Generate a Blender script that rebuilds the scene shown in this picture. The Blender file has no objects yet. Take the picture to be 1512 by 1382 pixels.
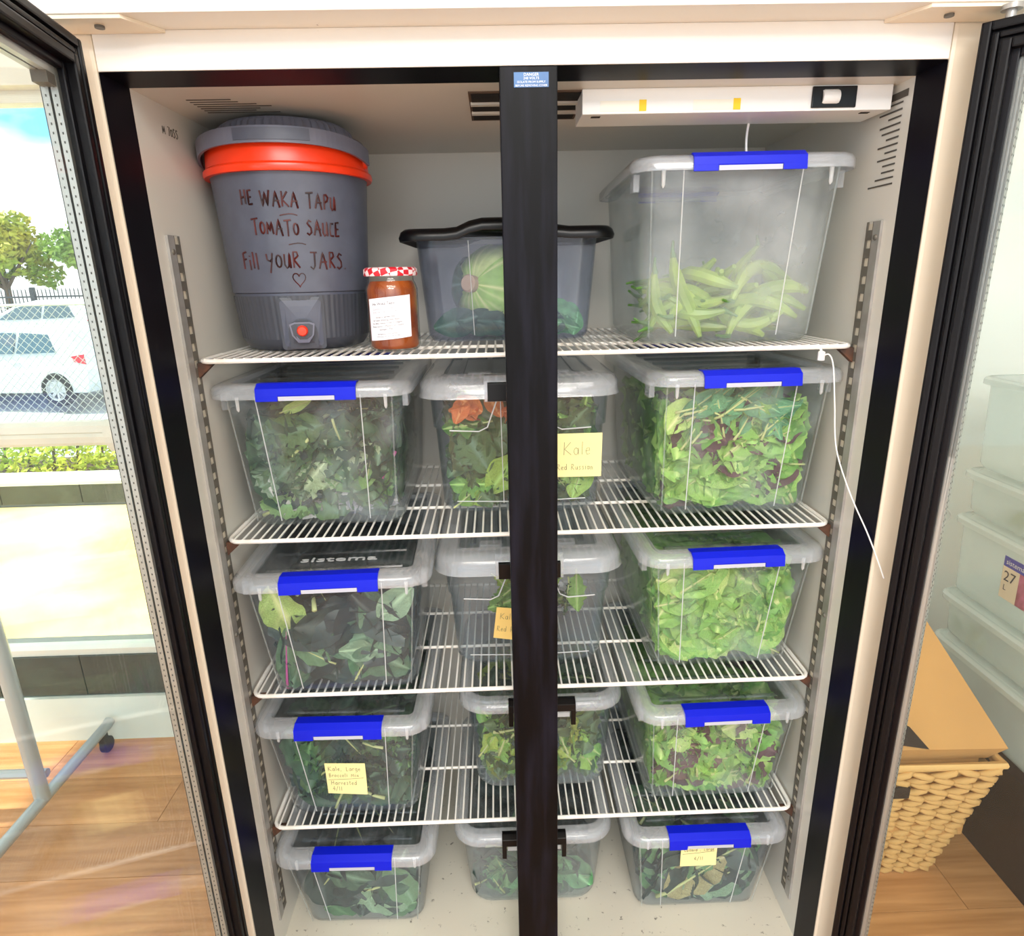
import bpy, bmesh, math, random
import numpy as np
from mathutils import Vector, Matrix, Euler
PI = math.pi
rnd = random.Random(7)
scene = bpy.context.scene
COL = scene.collection

# ------------------------------------------------------------------ camera
F_PX = 942.38
CAM = Vector((-0.0563, -0.9949, 1.4224))
YAW, PIT, ROL = 0.0208, 0.2925, 0.0217
def cam_dir(X, U, d):
    c, s = math.cos(ROL), math.sin(ROL)
    x = X*c + U*s; u = -X*s + U*c
    c, s = math.cos(PIT), math.sin(PIT)
    y = d*c + u*s; z = -d*s + u*c
    c, s = math.cos(YAW), math.sin(YAW)
    return Vector((x*c + y*s, -x*s + y*c, z))
cam_data = bpy.data.cameras.new('camera'); cam = bpy.data.objects.new('camera', cam_data)
COL.objects.link(cam)
cam_data.sensor_fit = 'HORIZONTAL'; cam_data.sensor_width = 36.0
cam_data.lens = 36.0*F_PX/1512.0
cam_data.clip_start = 0.02; cam_data.clip_end = 300
r_, u_, b_ = cam_dir(1, 0, 0), cam_dir(0, 1, 0), -cam_dir(0, 0, 1)
cam.matrix_world = Matrix(((r_.x, u_.x, b_.x, CAM.x), (r_.y, u_.y, b_.y, CAM.y), (r_.z, u_.z, b_.z, CAM.z), (0, 0, 0, 1)))
scene.camera = cam

# ------------------------------------------------------------------ sky, sun, lamps, exposure
WORLD_STRENGTH = 1.25
world = bpy.data.worlds.new('sky'); scene.world = world; world.use_nodes = True
nt = world.node_tree; nt.nodes.clear()
wo = nt.nodes.new('ShaderNodeOutputWorld'); bg = nt.nodes.new('ShaderNodeBackground')
tc = nt.nodes.new('ShaderNodeTexCoord'); mp = nt.nodes.new('ShaderNodeMapping'); mp.inputs['Scale'].default_value = (1, 1, 2.2)
ns = nt.nodes.new('ShaderNodeTexNoise'); ns.inputs['Scale'].default_value = 3.6; ns.inputs['Detail'].default_value = 6
cr = nt.nodes.new('ShaderNodeValToRGB')
cr.color_ramp.elements[0].position = .36; cr.color_ramp.elements[0].color = (.24, .62, .95, 1)
cr.color_ramp.elements[1].position = .47; cr.color_ramp.elements[1].color = (1, 1, 1, 1)
nt.links.new(tc.outputs['Generated'], mp.inputs['Vector']); nt.links.new(mp.outputs[0], ns.inputs['Vector'])
nt.links.new(ns.outputs['Fac'], cr.inputs['Fac']); nt.links.new(cr.outputs[0], bg.inputs['Color'])
bg.inputs['Strength'].default_value = WORLD_STRENGTH
nt.links.new(bg.outputs[0], wo.inputs['Surface'])

sun_d = bpy.data.lights.new('sun', 'SUN'); sun_d.energy = 5.5; sun_d.angle = .02; sun_d.color = (1, .95, .86)
sun = bpy.data.objects.new('sun', sun_d); COL.objects.link(sun); sun.location = (-6, -6, 12)
sun.rotation_euler = (Vector((-.9, -.05, 1.0)).to_track_quat('Z', 'Y')).to_euler()

def area(name, loc, target, sx, sy, power, color):
    d = bpy.data.lights.new(name, 'AREA'); d.shape = 'RECTANGLE'; d.size = sx; d.size_y = sy; d.energy = power; d.color = color
    o = bpy.data.objects.new(name, d); COL.objects.link(o); o.location = loc
    o.rotation_euler = (Vector(loc)-Vector(target)).to_track_quat('Z', 'Y').to_euler()
    return o
area('ceiling_and_fill_panel', (0.1, -1.75, 2.62), (0.1, -1.3, 0), 1.5, .6, 24, (1, .97, .91))
area('ceiling_and_fill_panel', (0.1, -2.9, 2.62), (0.1, -2.4, 0), 1.5, .6, 34, (1, .98, .94))  # unseen second panel, added to throw more light into the refrigerator

vs = scene.view_settings
vs.view_transform = 'Standard'; vs.look = 'None'; vs.gamma = 1; vs.use_curve_mapping = False
vs.exposure = 0.75
scene.cycles.transparent_max_bounces = 40
scene.cycles.max_bounces = 10
scene.cycles.sample_clamp_indirect = 6

# ------------------------------------------------------------------ materials
MATS = {}
def new_mat(name):
    m = bpy.data.materials.new(name); m.use_nodes = True; MATS[name] = m
    return m, m.node_tree, m.node_tree.nodes['Principled BSDF']
def lin(h):
    h = h.lstrip('#'); v = [int(h[i:i+2], 16)/255 for i in (0, 2, 4)]
    return tuple(((c/12.92) if c <= .04045 else ((c+.055)/1.055)**2.4) for c in v) + (1,)
def pm(name, col, rough=.5, metal=0, spec=.5, noise=0, nscale=8, col2=None, bump=0, stretch=(1, 1, 1), lo=.35, hi=.65):
    m, t, b = new_mat(name)
    c = lin(col) if isinstance(col, str) else col
    b.inputs['Base Color'].default_value = c; b.inputs['Roughness'].default_value = rough
    b.inputs['Metallic'].default_value = metal; b.inputs['Specular IOR Level'].default_value = spec
    if noise or col2:
        tcn = t.nodes.new('ShaderNodeTexCoord'); mpn = t.nodes.new('ShaderNodeMapping'); mpn.inputs['Scale'].default_value = stretch
        n = t.nodes.new('ShaderNodeTexNoise'); n.inputs['Scale'].default_value = nscale; n.inputs['Detail'].default_value = 5
        r = t.nodes.new('ShaderNodeValToRGB'); r.color_ramp.elements[0].position = lo; r.color_ramp.elements[1].position = hi
        c2 = lin(col2) if isinstance(col2, str) else (col2 or tuple(x*(1-noise) for x in c[:3])+(1,))
        r.color_ramp.elements[0].color = c; r.color_ramp.elements[1].color = c2
        t.links.new(tcn.outputs['Object'], mpn.inputs[0]); t.links.new(mpn.outputs[0], n.inputs['Vector'])
        t.links.new(n.outputs['Fac'], r.inputs[0]); t.links.new(r.outputs[0], b.inputs['Base Color'])
        if bump:
            bp = t.nodes.new('ShaderNodeBump'); bp.inputs['Strength'].default_value = bump; bp.inputs['Distance'].default_value = .01
            t.links.new(n.outputs['Fac'], bp.inputs['Height']); t.links.new(bp.outputs[0], b.inputs['Normal'])
    return m
def clear_plastic(name, tint, milky, milk_col=(.80, .84, .88, 1), rough=.12, fog=0, fogscale=9, gloss=.6, transl=.5):
    """thin moulded plastic: see-through, a little milk, fresnel gloss; fog = blotches of condensation"""
    m, t, b = new_mat(name); t.nodes.remove(b)
    out = t.nodes['Material Output']
    tr = t.nodes.new('ShaderNodeBsdfTransparent'); tr.inputs[0].default_value = tint
    df = t.nodes.new('ShaderNodeBsdfDiffuse'); df.inputs[0].default_value = milk_col
    tl = t.nodes.new('ShaderNodeBsdfTranslucent'); tl.inputs[0].default_value = milk_col
    mx0 = t.nodes.new('ShaderNodeMixShader'); mx0.inputs[0].default_value = transl
    t.links.new(df.outputs[0], mx0.inputs[1]); t.links.new(tl.outputs[0], mx0.inputs[2])
    mx = t.nodes.new('ShaderNodeMixShader'); mx.inputs[0].default_value = milky
    if fog:
        tcn = t.nodes.new('ShaderNodeTexCoord')
        n = t.nodes.new('ShaderNodeTexNoise'); n.inputs['Scale'].default_value = fogscale; n.inputs['Detail'].default_value = 7
        r = t.nodes.new('ShaderNodeMapRange'); r.inputs[1].default_value = .42; r.inputs[2].default_value = .68
        r.inputs[3].default_value = milky; r.inputs[4].default_value = milky+fog
        t.links.new(tcn.outputs['Object'], n.inputs['Vector']); t.links.new(n.outputs['Fac'], r.inputs[0]); t.links.new(r.outputs[0], mx.inputs[0])
    t.links.new(tr.outputs[0], mx.inputs[1]); t.links.new(mx0.outputs[0], mx.inputs[2])
    gl = t.nodes.new('ShaderNodeBsdfGlossy'); gl.inputs['Roughness'].default_value = rough
    lw = t.nodes.new('ShaderNodeLayerWeight'); lw.inputs[0].default_value = .5
    pw_ = t.nodes.new('ShaderNodeMath'); pw_.operation = 'POWER'; pw_.inputs[1].default_value = 4.0
    t.links.new(lw.outputs['Facing'], pw_.inputs[0])
    ml = t.nodes.new('ShaderNodeMath'); ml.operation = 'MULTIPLY_ADD'; ml.inputs[1].default_value = gloss; ml.inputs[2].default_value = .04*gloss
    t.links.new(pw_.outputs[0], ml.inputs[0])
    m2 = t.nodes.new('ShaderNodeMixShader'); t.links.new(ml.outputs[0], m2.inputs[0])
    t.links.new(mx.outputs[0], m2.inputs[1]); t.links.new(gl.outputs[0], m2.inputs[2])
    t.links.new(m2.outputs[0], out.inputs['Surface'])
    return m
LEAF_GAIN = 1.25
def leaf_mat(name, cols, var=.35):
    m, t, b = new_mat(name)
    g = t.nodes.new('ShaderNodeNewGeometry'); oi = t.nodes.new('ShaderNodeObjectInfo')
    ad = t.nodes.new('ShaderNodeMath'); ad.operation = 'ADD'; fr = t.nodes.new('ShaderNodeMath'); fr.operation = 'FRACT'
    t.links.new(g.outputs['Random Per Island'], ad.inputs[0]); t.links.new(oi.outputs['Random'], ad.inputs[1]); t.links.new(ad.outputs[0], fr.inputs[0])
    r = t.nodes.new('ShaderNodeValToRGB'); cs = [lin(c) for c in cols]
    cs = [tuple(max(0, min(.85, (sum(c[:3])/3+(x-sum(c[:3])/3)*.96)*LEAF_GAIN)) for x in c[:3])+(1,) for c in cs]
    els = r.color_ramp.elements
    while len(els) < len(cs): els.new(.5)
    for i, c in enumerate(cs): els[i].position = i/max(1, len(cs)-1); els[i].color = c
    t.links.new(fr.outputs[0], r.inputs[0])
    tcn = t.nodes.new('ShaderNodeTexCoord')
    n = t.nodes.new('ShaderNodeTexNoise'); n.inputs['Scale'].default_value = 55; n.inputs['Detail'].default_value = 6
    t.links.new(tcn.outputs['Object'], n.inputs['Vector'])
    mr = t.nodes.new('ShaderNodeMapRange'); mr.inputs[1].default_value = .3; mr.inputs[2].default_value = .7; mr.inputs[3].default_value = 1-var; mr.inputs[4].default_value = 1+var*.6
    t.links.new(n.outputs['Fac'], mr.inputs[0])
    mul = t.nodes.new('ShaderNodeMix'); mul.data_type = 'RGBA'; mul.blend_type = 'MULTIPLY'; mul.inputs[0].default_value = 1
    cb = t.nodes.new('ShaderNodeCombineColor')
    for k in range(3): t.links.new(mr.outputs[0], cb.inputs[k])
    t.links.new(r.outputs[0], mul.inputs[6]); t.links.new(cb.outputs[0], mul.inputs[7])
    # paler midrib and side veins carried by the blade's own coordinates
    at = t.nodes.new('ShaderNodeAttribute'); at.attribute_name = 'vein'
    lt = t.nodes.new('ShaderNodeMix'); lt.data_type = 'RGBA'; lt.blend_type = 'MIX'
    lt.inputs[7].default_value = tuple(min(1, x*1.5+.10) for x in cs[len(cs)//2][:3])+(1,)
    t.links.new(at.outputs['Fac'], lt.inputs[0]); t.links.new(mul.outputs[2], lt.inputs[6])
    t.links.new(lt.outputs[2], b.inputs['Base Color'])
    b.inputs['Roughness'].default_value = .42; b.inputs['Specular IOR Level'].default_value = .45
    bp = t.nodes.new('ShaderNodeBump'); bp.inputs['Strength'].default_value = .5; bp.inputs['Distance'].default_value = .004
    t.links.new(n.outputs['Fac'], bp.inputs['Height']); t.links.new(bp.outputs[0], b.inputs['Normal'])
    tl = t.nodes.new('ShaderNodeBsdfTranslucent'); t.links.new(lt.outputs[2], tl.inputs[0])
    mx = t.nodes.new('ShaderNodeMixShader'); mx.inputs[0].default_value = .18
    t.links.new(b.outputs[0], mx.inputs[1]); t.links.new(tl.outputs[0], mx.inputs[2]); t.links.new(mx.outputs[0], t.nodes['Material Output'].inputs['Surface'])
    return m

# cabinet enamel with scuffs and rust specks
def enamel(name, col, dirt='#5a4632', amount=.63, scale=26, rough=.35):
    m, t, b = new_mat(name); b.inputs['Roughness'].default_value = rough
    tcn = t.nodes.new('ShaderNodeTexCoord')
    n = t.nodes.new('ShaderNodeTexNoise'); n.inputs['Scale'].default_value = scale; n.inputs['Detail'].default_value = 8; n.inputs['Roughness'].default_value = .7
    n2 = t.nodes.new('ShaderNodeTexNoise'); n2.inputs['Scale'].default_value = 2.5; n2.inputs['Detail'].default_value = 3
    r = t.nodes.new('ShaderNodeValToRGB'); r.color_ramp.elements[0].position = amount; r.color_ramp.elements[1].position = amount+.05
    r.color_ramp.elements[0].color = (0, 0, 0, 1); r.color_ramp.elements[1].color = (.75, .75, .75, 1)
    c = lin(col)
    r2 = t.nodes.new('ShaderNodeValToRGB'); r2.color_ramp.elements[0].color = tuple(x*.88 for x in c[:3])+(1,); r2.color_ramp.elements[1].color = c
    mx = t.nodes.new('ShaderNodeMix'); mx.data_type = 'RGBA'; mx.inputs[7].default_value = lin(dirt)
    for q in (n, n2): t.links.new(tcn.outputs['Object'], q.inputs['Vector'])
    t.links.new(n.outputs['Fac'], r.inputs[0]); t.links.new(n2.outputs['Fac'], r2.inputs[0])
    t.links.new(r.outputs[0], mx.inputs[0]); t.links.new(r2.outputs[0], mx.inputs[6]); t.links.new(mx.outputs[2], b.inputs['Base Color'])
    return m
enamel('enamel_front', '#f2efe8', amount=.70)
enamel('enamel_cream', '#efe2cc', amount=.72)
enamel('liner', '#d7d4cb', amount=.75)
enamel('liner_floor', '#d8d2c2', dirt='#2a1c12', amount=.615, scale=60)
pm('black_plastic', '#050408', .36, col2='#0b0910', nscale=5, spec=.25)
pm('black_mullion', '#060609', .42, col2='#1d1d2a', nscale=7, stretch=(6, 6, .6), lo=.45, hi=.8, spec=.13)
pm('rubber', '#07060a', .45, spec=.25)
pm('wire_white', '#f6f4ee', .35, col2='#e4dccb', nscale=14, lo=.5, hi=.75)
pm('rust', '#3b2c24', .7, col2='#5e3a26', nscale=60)
pm('steel', '#b4b3b0', .34, metal=.35, col2='#96938e', nscale=12)
pm('steel_dark', '#6a665e', .5, metal=.2)
pm('alu_spacer', '#b9bbb8', .4, metal=.7)
pm('alu_hole', '#4a4c4a', .7)
pm('slot_light', '#d2cab8', .6)
pm('dark_hole', '#14100c', .8)
pm('vent_brown', '#5a4636', .7)
pm('blue_latch', '#0a1cc8', .38, spec=.25)
pm('white_clip', '#b9bccb', .4)
pm('black_latch', '#08080a', .3, spec=.28)
pm('paper_note', '#f0e7a6', .8)
pm('paper_note_orange', '#e9c878', .8)
pm('ink_grey', '#6b6a55', .8)
pm('paper_white', '#f3f2fb', .7)
pm('ink_dark', '#30343c', .8)
pm('ink_pale', '#8d96a0', .8)
pm('marker', '#260808', .5, col2='#551510', nscale=30)
pm('dispenser_grey', '#565a69', .38, noise=.12, nscale=40)
pm('dispenser_dark', '#43464f', .36)
pm('dispenser_lid', '#6e7080', .35)
pm('collar_red', '#f23a12', .3, spec=.6)
pm('button_red', '#ff3b17', .3)
pm('sign_blue', '#3b6ea8', .4, col2='#2d5a92', nscale=20)
pm('sign_text', '#e8edf2', .6)
pm('white_plastic', '#eef0ee', .4)
pm('yellow', '#f6cf12', .5)
pm('tape', '#f2efe0', .3)
pm('print_dark', '#4f4a44', .8)
pm('cable_white', '#f1f0ee', .4)
clear_plastic('bin_clear', (.955, .975, .985, 1), 0.038, (.74, .83, .98, 1), fog=.03, fogscale=5)
clear_plastic('bin_fog', (.96, .975, .97, 1), .085, (.88, .92, .95, 1), fog=.22, fogscale=6)
clear_plastic('bin_cond', (.965, .98, .975, 1), .045, (.80, .87, .94, 1), fog=.13, fogscale=14)
clear_plastic('bin_frost', (.965, .98, .975, 1), .15, (.80, .86, .88, 1), fog=.05)
clear_plastic('bin_violet', (.94, .955, .99, 1), .06, (.62, .68, .88, 1), fog=.06)
clear_plastic('lid_milky', (.965, .98, 1, 1), .25, (.93, .96, 1, 1), rough=.12, transl=.35, gloss=1.1)
clear_plastic('lid_panel', (.82, .85, .87, 1), .04, (.72, .76, .80, 1), fog=.10, fogscale=22, gloss=1.0)
clear_plastic('rib_line', (1, 1, 1, 1), .75, (.92, .94, .95, 1))
clear_plastic('store_bin', (.97, .99, .98, 1), .42, (.94, .98, .96, 1), fog=.1, fogscale=5)
clear_plastic('store_lid', (.97, .99, .98, 1), .5, (.96, .99, .97, 1))
clear_plastic('door_glass', (.988, .997, .993, 1), .004, (.9, .95, .93, 1), rough=.01, gloss=.22)
clear_plastic('window_glass', (.97, 1, .99, 1), .004, (.95, 1, 1, 1), rough=.01, gloss=.4)
clear_plastic('jar_glass', (1, .97, .92, 1), .01, rough=.03, gloss=1.0)
pm('pickle', '#7a3208', .3, col2='#a85616', nscale=28, lo=.4, hi=.7)
pm('wall_paint', '#eef3ee', .7, noise=.04, nscale=2)
pm('ceiling_paint', '#f2f1ec', .8)
pm('skirting', '#dfeee8', .5)
pm('alu_frame', '#e4e6dc', .4, noise=.06)
pm('tile_dark', '#26322f', .22, col2='#3d4a45', nscale=5)
pm('grout', '#9aa09a', .8)
pm('patio', '#e6c878', .9, col2='#f2e2b0', nscale=1.5)
pm('asphalt', '#b9bcc2', .9, noise=.1, nscale=3)
pm('car_white', '#eef3f6', .25, spec=.7)
pm('car_silver', '#dfe8ec', .25, spec=.7)
pm('car_glass', '#4f6874', .1, spec=.8)
pm('tyre', '#25282c', .8)
pm('wheel_rim', '#c9cdd0', .3, metal=.6)
pm('tail_lamp', '#d6283c', .25)
pm('iron', '#42474a', .6)
pm('galv', '#d8dcd8', .5, metal=.3)
pm('brick_red', '#c06a58', .9)
pm('trunk', '#6b5a48', .9, noise=.3)
pm('trolley_grey', '#a9b4b8', .35, metal=.35)
pm('caster_black', '#1b1d20', .5)
pm('cardboard', '#c8975a', .85, noise=.1, nscale=6)
pm('bench_black', '#030303', .6, spec=.1)
pm('photo_print', '#7a3b2a', .6, col2='#d77a9a', nscale=18)
pm('label_cream', '#f3dfc0', .7)
pm('label_navy', '#2a3aa8', .5)
pm('label_brown', '#4a2c22', .6)
pm('stem_pale', '#c9cf8e', .5)
pm('stem_pink', '#c8569a', .45)
pm('stem_orange', '#d8652a', .5)
pm('cut_stem', '#c9a98c', .7, noise=.15, nscale=40)
pm('pepper', '#a6c052', .28, col2='#78983a', nscale=14, spec=.6)
pm('pepper_stem', '#4f7a34', .5)

m, t, b = new_mat('wood')
tcn = t.nodes.new('ShaderNodeTexCoord'); mpn = t.nodes.new('ShaderNodeMapping'); mpn.inputs['Scale'].default_value = (1.2, 22, 22)
oi = t.nodes.new('ShaderNodeObjectInfo'); vm = t.nodes.new('ShaderNodeVectorMath'); vm.operation = 'ADD'
n = t.nodes.new('ShaderNodeTexNoise'); n.inputs['Scale'].default_value = 2.2; n.inputs['Detail'].default_value = 6
r = t.nodes.new('ShaderNodeValToRGB'); r.color_ramp.elements[0].position = .3; r.color_ramp.elements[1].position = .72
r.color_ramp.elements[0].color = lin('#a5713f'); r.color_ramp.elements[1].color = lin('#cf9a66')
hs = t.nodes.new('ShaderNodeHueSaturation'); mr = t.nodes.new('ShaderNodeMapRange'); mr.inputs[3].default_value = .88; mr.inputs[4].default_value = 1.1
t.links.new(tcn.outputs['Object'], mpn.inputs[0]); t.links.new(mpn.outputs[0], vm.inputs[0]); t.links.new(oi.outputs['Location'], vm.inputs[1])
t.links.new(vm.outputs[0], n.inputs['Vector']); t.links.new(n.outputs['Fac'], r.inputs[0]); t.links.new(r.outputs[0], hs.inputs['Color'])
t.links.new(oi.outputs['Random'], mr.inputs[0]); t.links.new(mr.outputs[0], hs.inputs['Value']); t.links.new(hs.outputs[0], b.inputs['Base Color'])
b.inputs['Roughness'].default_value = .32

m, t, b = new_mat('gingham')
tcn = t.nodes.new('ShaderNodeTexCoord'); ck = t.nodes.new('ShaderNodeTexChecker'); ck.inputs['Scale'].default_value = 95
mpn = t.nodes.new('ShaderNodeMapping'); mpn.inputs['Rotation'].default_value = (.3, .3, .78)
ck.inputs[1].default_value = lin('#d01f30'); ck.inputs[2].default_value = lin('#fbe3e6')
t.links.new(tcn.outputs['Object'], mpn.inputs[0]); t.links.new(mpn.outputs[0], ck.inputs[0]); t.links.new(ck.outputs[0], b.inputs['Base Color']); b.inputs['Roughness'].default_value = .35
m, t, b = new_mat('wicker')
b.inputs['Base Color'].default_value = lin('#d9b57c'); b.inputs['Roughness'].default_value = .75
oi = t.nodes.new('ShaderNodeObjectInfo'); g = t.nodes.new('ShaderNodeNewGeometry')
r = t.nodes.new('ShaderNodeValToRGB'); r.color_ramp.elements[0].color = lin('#b98a4c'); r.color_ramp.elements[1].color = lin('#e2b877')
t.links.new(g.outputs['Random Per Island'], r.inputs[0]); t.links.new(r.outputs[0], b.inputs['Base Color'])

# ------------------------------------------------------------------ mesh helpers
class MB:
    def __init__(s): s.v = []; s.f = []; s.sm = []
    def add(s, vs, fs, smooth=False):
        o = len(s.v); s.v += [tuple(v) for v in vs]; s.f += [tuple(i+o for i in f) for f in fs]; s.sm += [smooth]*len(fs); return s
    def box(s, x0, x1, y0, y1, z0, z1, M=None):
        vs = [(x, y, z) for z in (z0, z1) for y in (y0, y1) for x in (x0, x1)]
        if M: vs = [M @ Vector(v) for v in vs]
        return s.add(vs, [(0, 2, 3, 1), (4, 5, 7, 6), (0, 1, 5, 4), (2, 6, 7, 3), (0, 4, 6, 2), (1, 3, 7, 5)])
    def prism(s, poly, axis, a, b):
        """extrude a 2-D polygon along an axis from a to b; poly in the two other axes (order xyz)"""
        def p3(p, k):
            return {'x': (k, p[0], p[1]), 'y': (p[0], k, p[1]), 'z': (p[0], p[1], k)}[axis]
        n = len(poly); vs = [p3(p, a) for p in poly]+[p3(p, b) for p in poly]
        fs = [tuple(range(n))[::-1], tuple(range(n, 2*n))]+[(i, (i+1) % n, n+(i+1) % n, n+i) for i in range(n)]
        return s.add(vs, fs)
    def tube(s, pts, r, n=6, cap=True, closed=False):
        pts = [Vector(p) for p in pts]; rs = r if isinstance(r, (list, tuple)) else [r]*len(pts)
        L = len(pts); vs = []; up = None
        for i, p in enumerate(pts):
            if closed: t = pts[(i+1) % L]-pts[i-1]
            else: t = pts[min(i+1, L-1)]-pts[max(i-1, 0)]
            if t.length < 1e-9: t = Vector((0, 0, 1))
            t.normalize()
            if up is None: up = t.orthogonal().normalized()
            else:
                up = (up-t*up.dot(t)); up = up.normalized() if up.length > 1e-6 else t.orthogonal().normalized()
            w = t.cross(up)
            for k in range(n):
                a = 2*PI*k/n; vs.append(p+(up*math.cos(a)+w*math.sin(a))*rs[i])
        fs = []
        for i in range(L if closed else L-1):
            j = (i+1) % L
            for k in range(n): fs.append((i*n+k, i*n+(k+1) % n, j*n+(k+1) % n, j*n+k))
        if cap and not closed: fs += [tuple(range(n))[::-1], tuple(range((L-1)*n, L*n))]
        return s.add(vs, fs, True)
    def lathe(s, prof, n=40, c=(0, 0, 0), a0=0, a1=2*PI, mod=None, smooth=True):
        full = abs(a1-a0-2*PI) < 1e-6; m = n if full else n+1; vs = []
        for i, (r, z) in enumerate(prof):
            for k in range(m):
                a = a0+(a1-a0)*k/n; rr = r*(mod(a, z) if mod else 1)
                vs.append((c[0]+rr*math.cos(a), c[1]+rr*math.sin(a), c[2]+z))
        fs = []
        for i in range(len(prof)-1):
            for k in range(n):
                k2 = (k+1) % m; fs.append((i*m+k, i*m+k2, (i+1)*m+k2, (i+1)*m+k))
        return s.add(vs, fs, smooth)
    def loft(s, rings, cap0=True, cap1=True, smooth=True):
        n = len(rings[0]); vs = [p for r in rings for p in r]; fs = []
        for i in range(len(rings)-1):
            for k in range(n): fs.append((i*n+k, i*n+(k+1) % n, (i+1)*n+(k+1) % n, (i+1)*n+k))
        if cap0: fs.append(tuple(range(n))[::-1])
        if cap1: fs.append(tuple(range((len(rings)-1)*n, len(rings)*n)))
        return s.add(vs, fs, smooth)
    def mesh(s, name):
        me = bpy.data.meshes.new(name); me.from_pydata(s.v, [], s.f)
        me.polygons.foreach_set('use_smooth', s.sm)
        me.update(); return me
    def build(s, name, mat, parent=None, bevel=0, angle=True):
        me = s.mesh(name)
        if bevel or angle:
            bm = bmesh.new(); bm.from_mesh(me)
            if bevel:
                bmesh.ops.bevel(bm, geom=[e for e in bm.edges if len(e.link_faces) == 2 and e.calc_face_angle(0) > .6], offset=bevel, segments=2, profile=.6, affect='EDGES')
            bmesh.ops.recalc_face_normals(bm, faces=bm.faces)
            for e in bm.edges:
                if len(e.link_faces) == 2 and e.calc_face_angle(0) > .7: e.smooth = False
            bm.to_mesh(me); bm.free()
        return link(name, me, mat, parent)
def link(name, me, mat, parent=None):
    o = bpy.data.objects.new(name, me); COL.objects.link(o)
    if mat:
        if not me.materials: me.materials.append(MATS[mat] if isinstance(mat, str) else mat)
    if parent: o.parent = parent
    return o
def tag(o, label=None, cat=None, group=None, kind=None):
    if label: o['label'] = label
    if cat: o['category'] = cat
    if group: o['group'] = group
    if kind: o['kind'] = kind
    return o
def empty(name, loc, rz=0, label=None, cat=None, group=None):
    o = bpy.data.objects.new(name, None); COL.objects.link(o); o.location = loc; o.rotation_euler = (0, 0, rz); o.empty_display_size = .05
    return tag(o, label, cat, group)
def rr(w, l, r, z, n=5, cx=0, cy=0):
    pts = []
    for (sx, sy, a0) in ((1, 1, 0), (-1, 1, PI/2), (-1, -1, PI), (1, -1, 3*PI/2)):
        for k in range(n+1):
            a = a0+PI/2*k/n
            pts.append((cx+sx*(w/2-r)+r*math.cos(a), cy+sy*(l/2-r)+r*math.sin(a), z))
    return pts
def text_mesh(body, size, align='LEFT', extrude=0.0):
    c = bpy.data.curves.new('t', 'FONT'); c.body = body; c.size = size; c.align_x = align; c.extrude = extrude; c.resolution_u = 2
    o = bpy.data.objects.new('t', c); COL.objects.link(o)
    dg = bpy.context.evaluated_depsgraph_get(); me = bpy.data.meshes.new_from_object(o.evaluated_get(dg))
    bpy.data.objects.remove(o); bpy.data.curves.remove(c)
    return me
def mesh_map(me, fn):
    for v in me.vertices: v.co = fn(v.co)
    me.update(); return me

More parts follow.
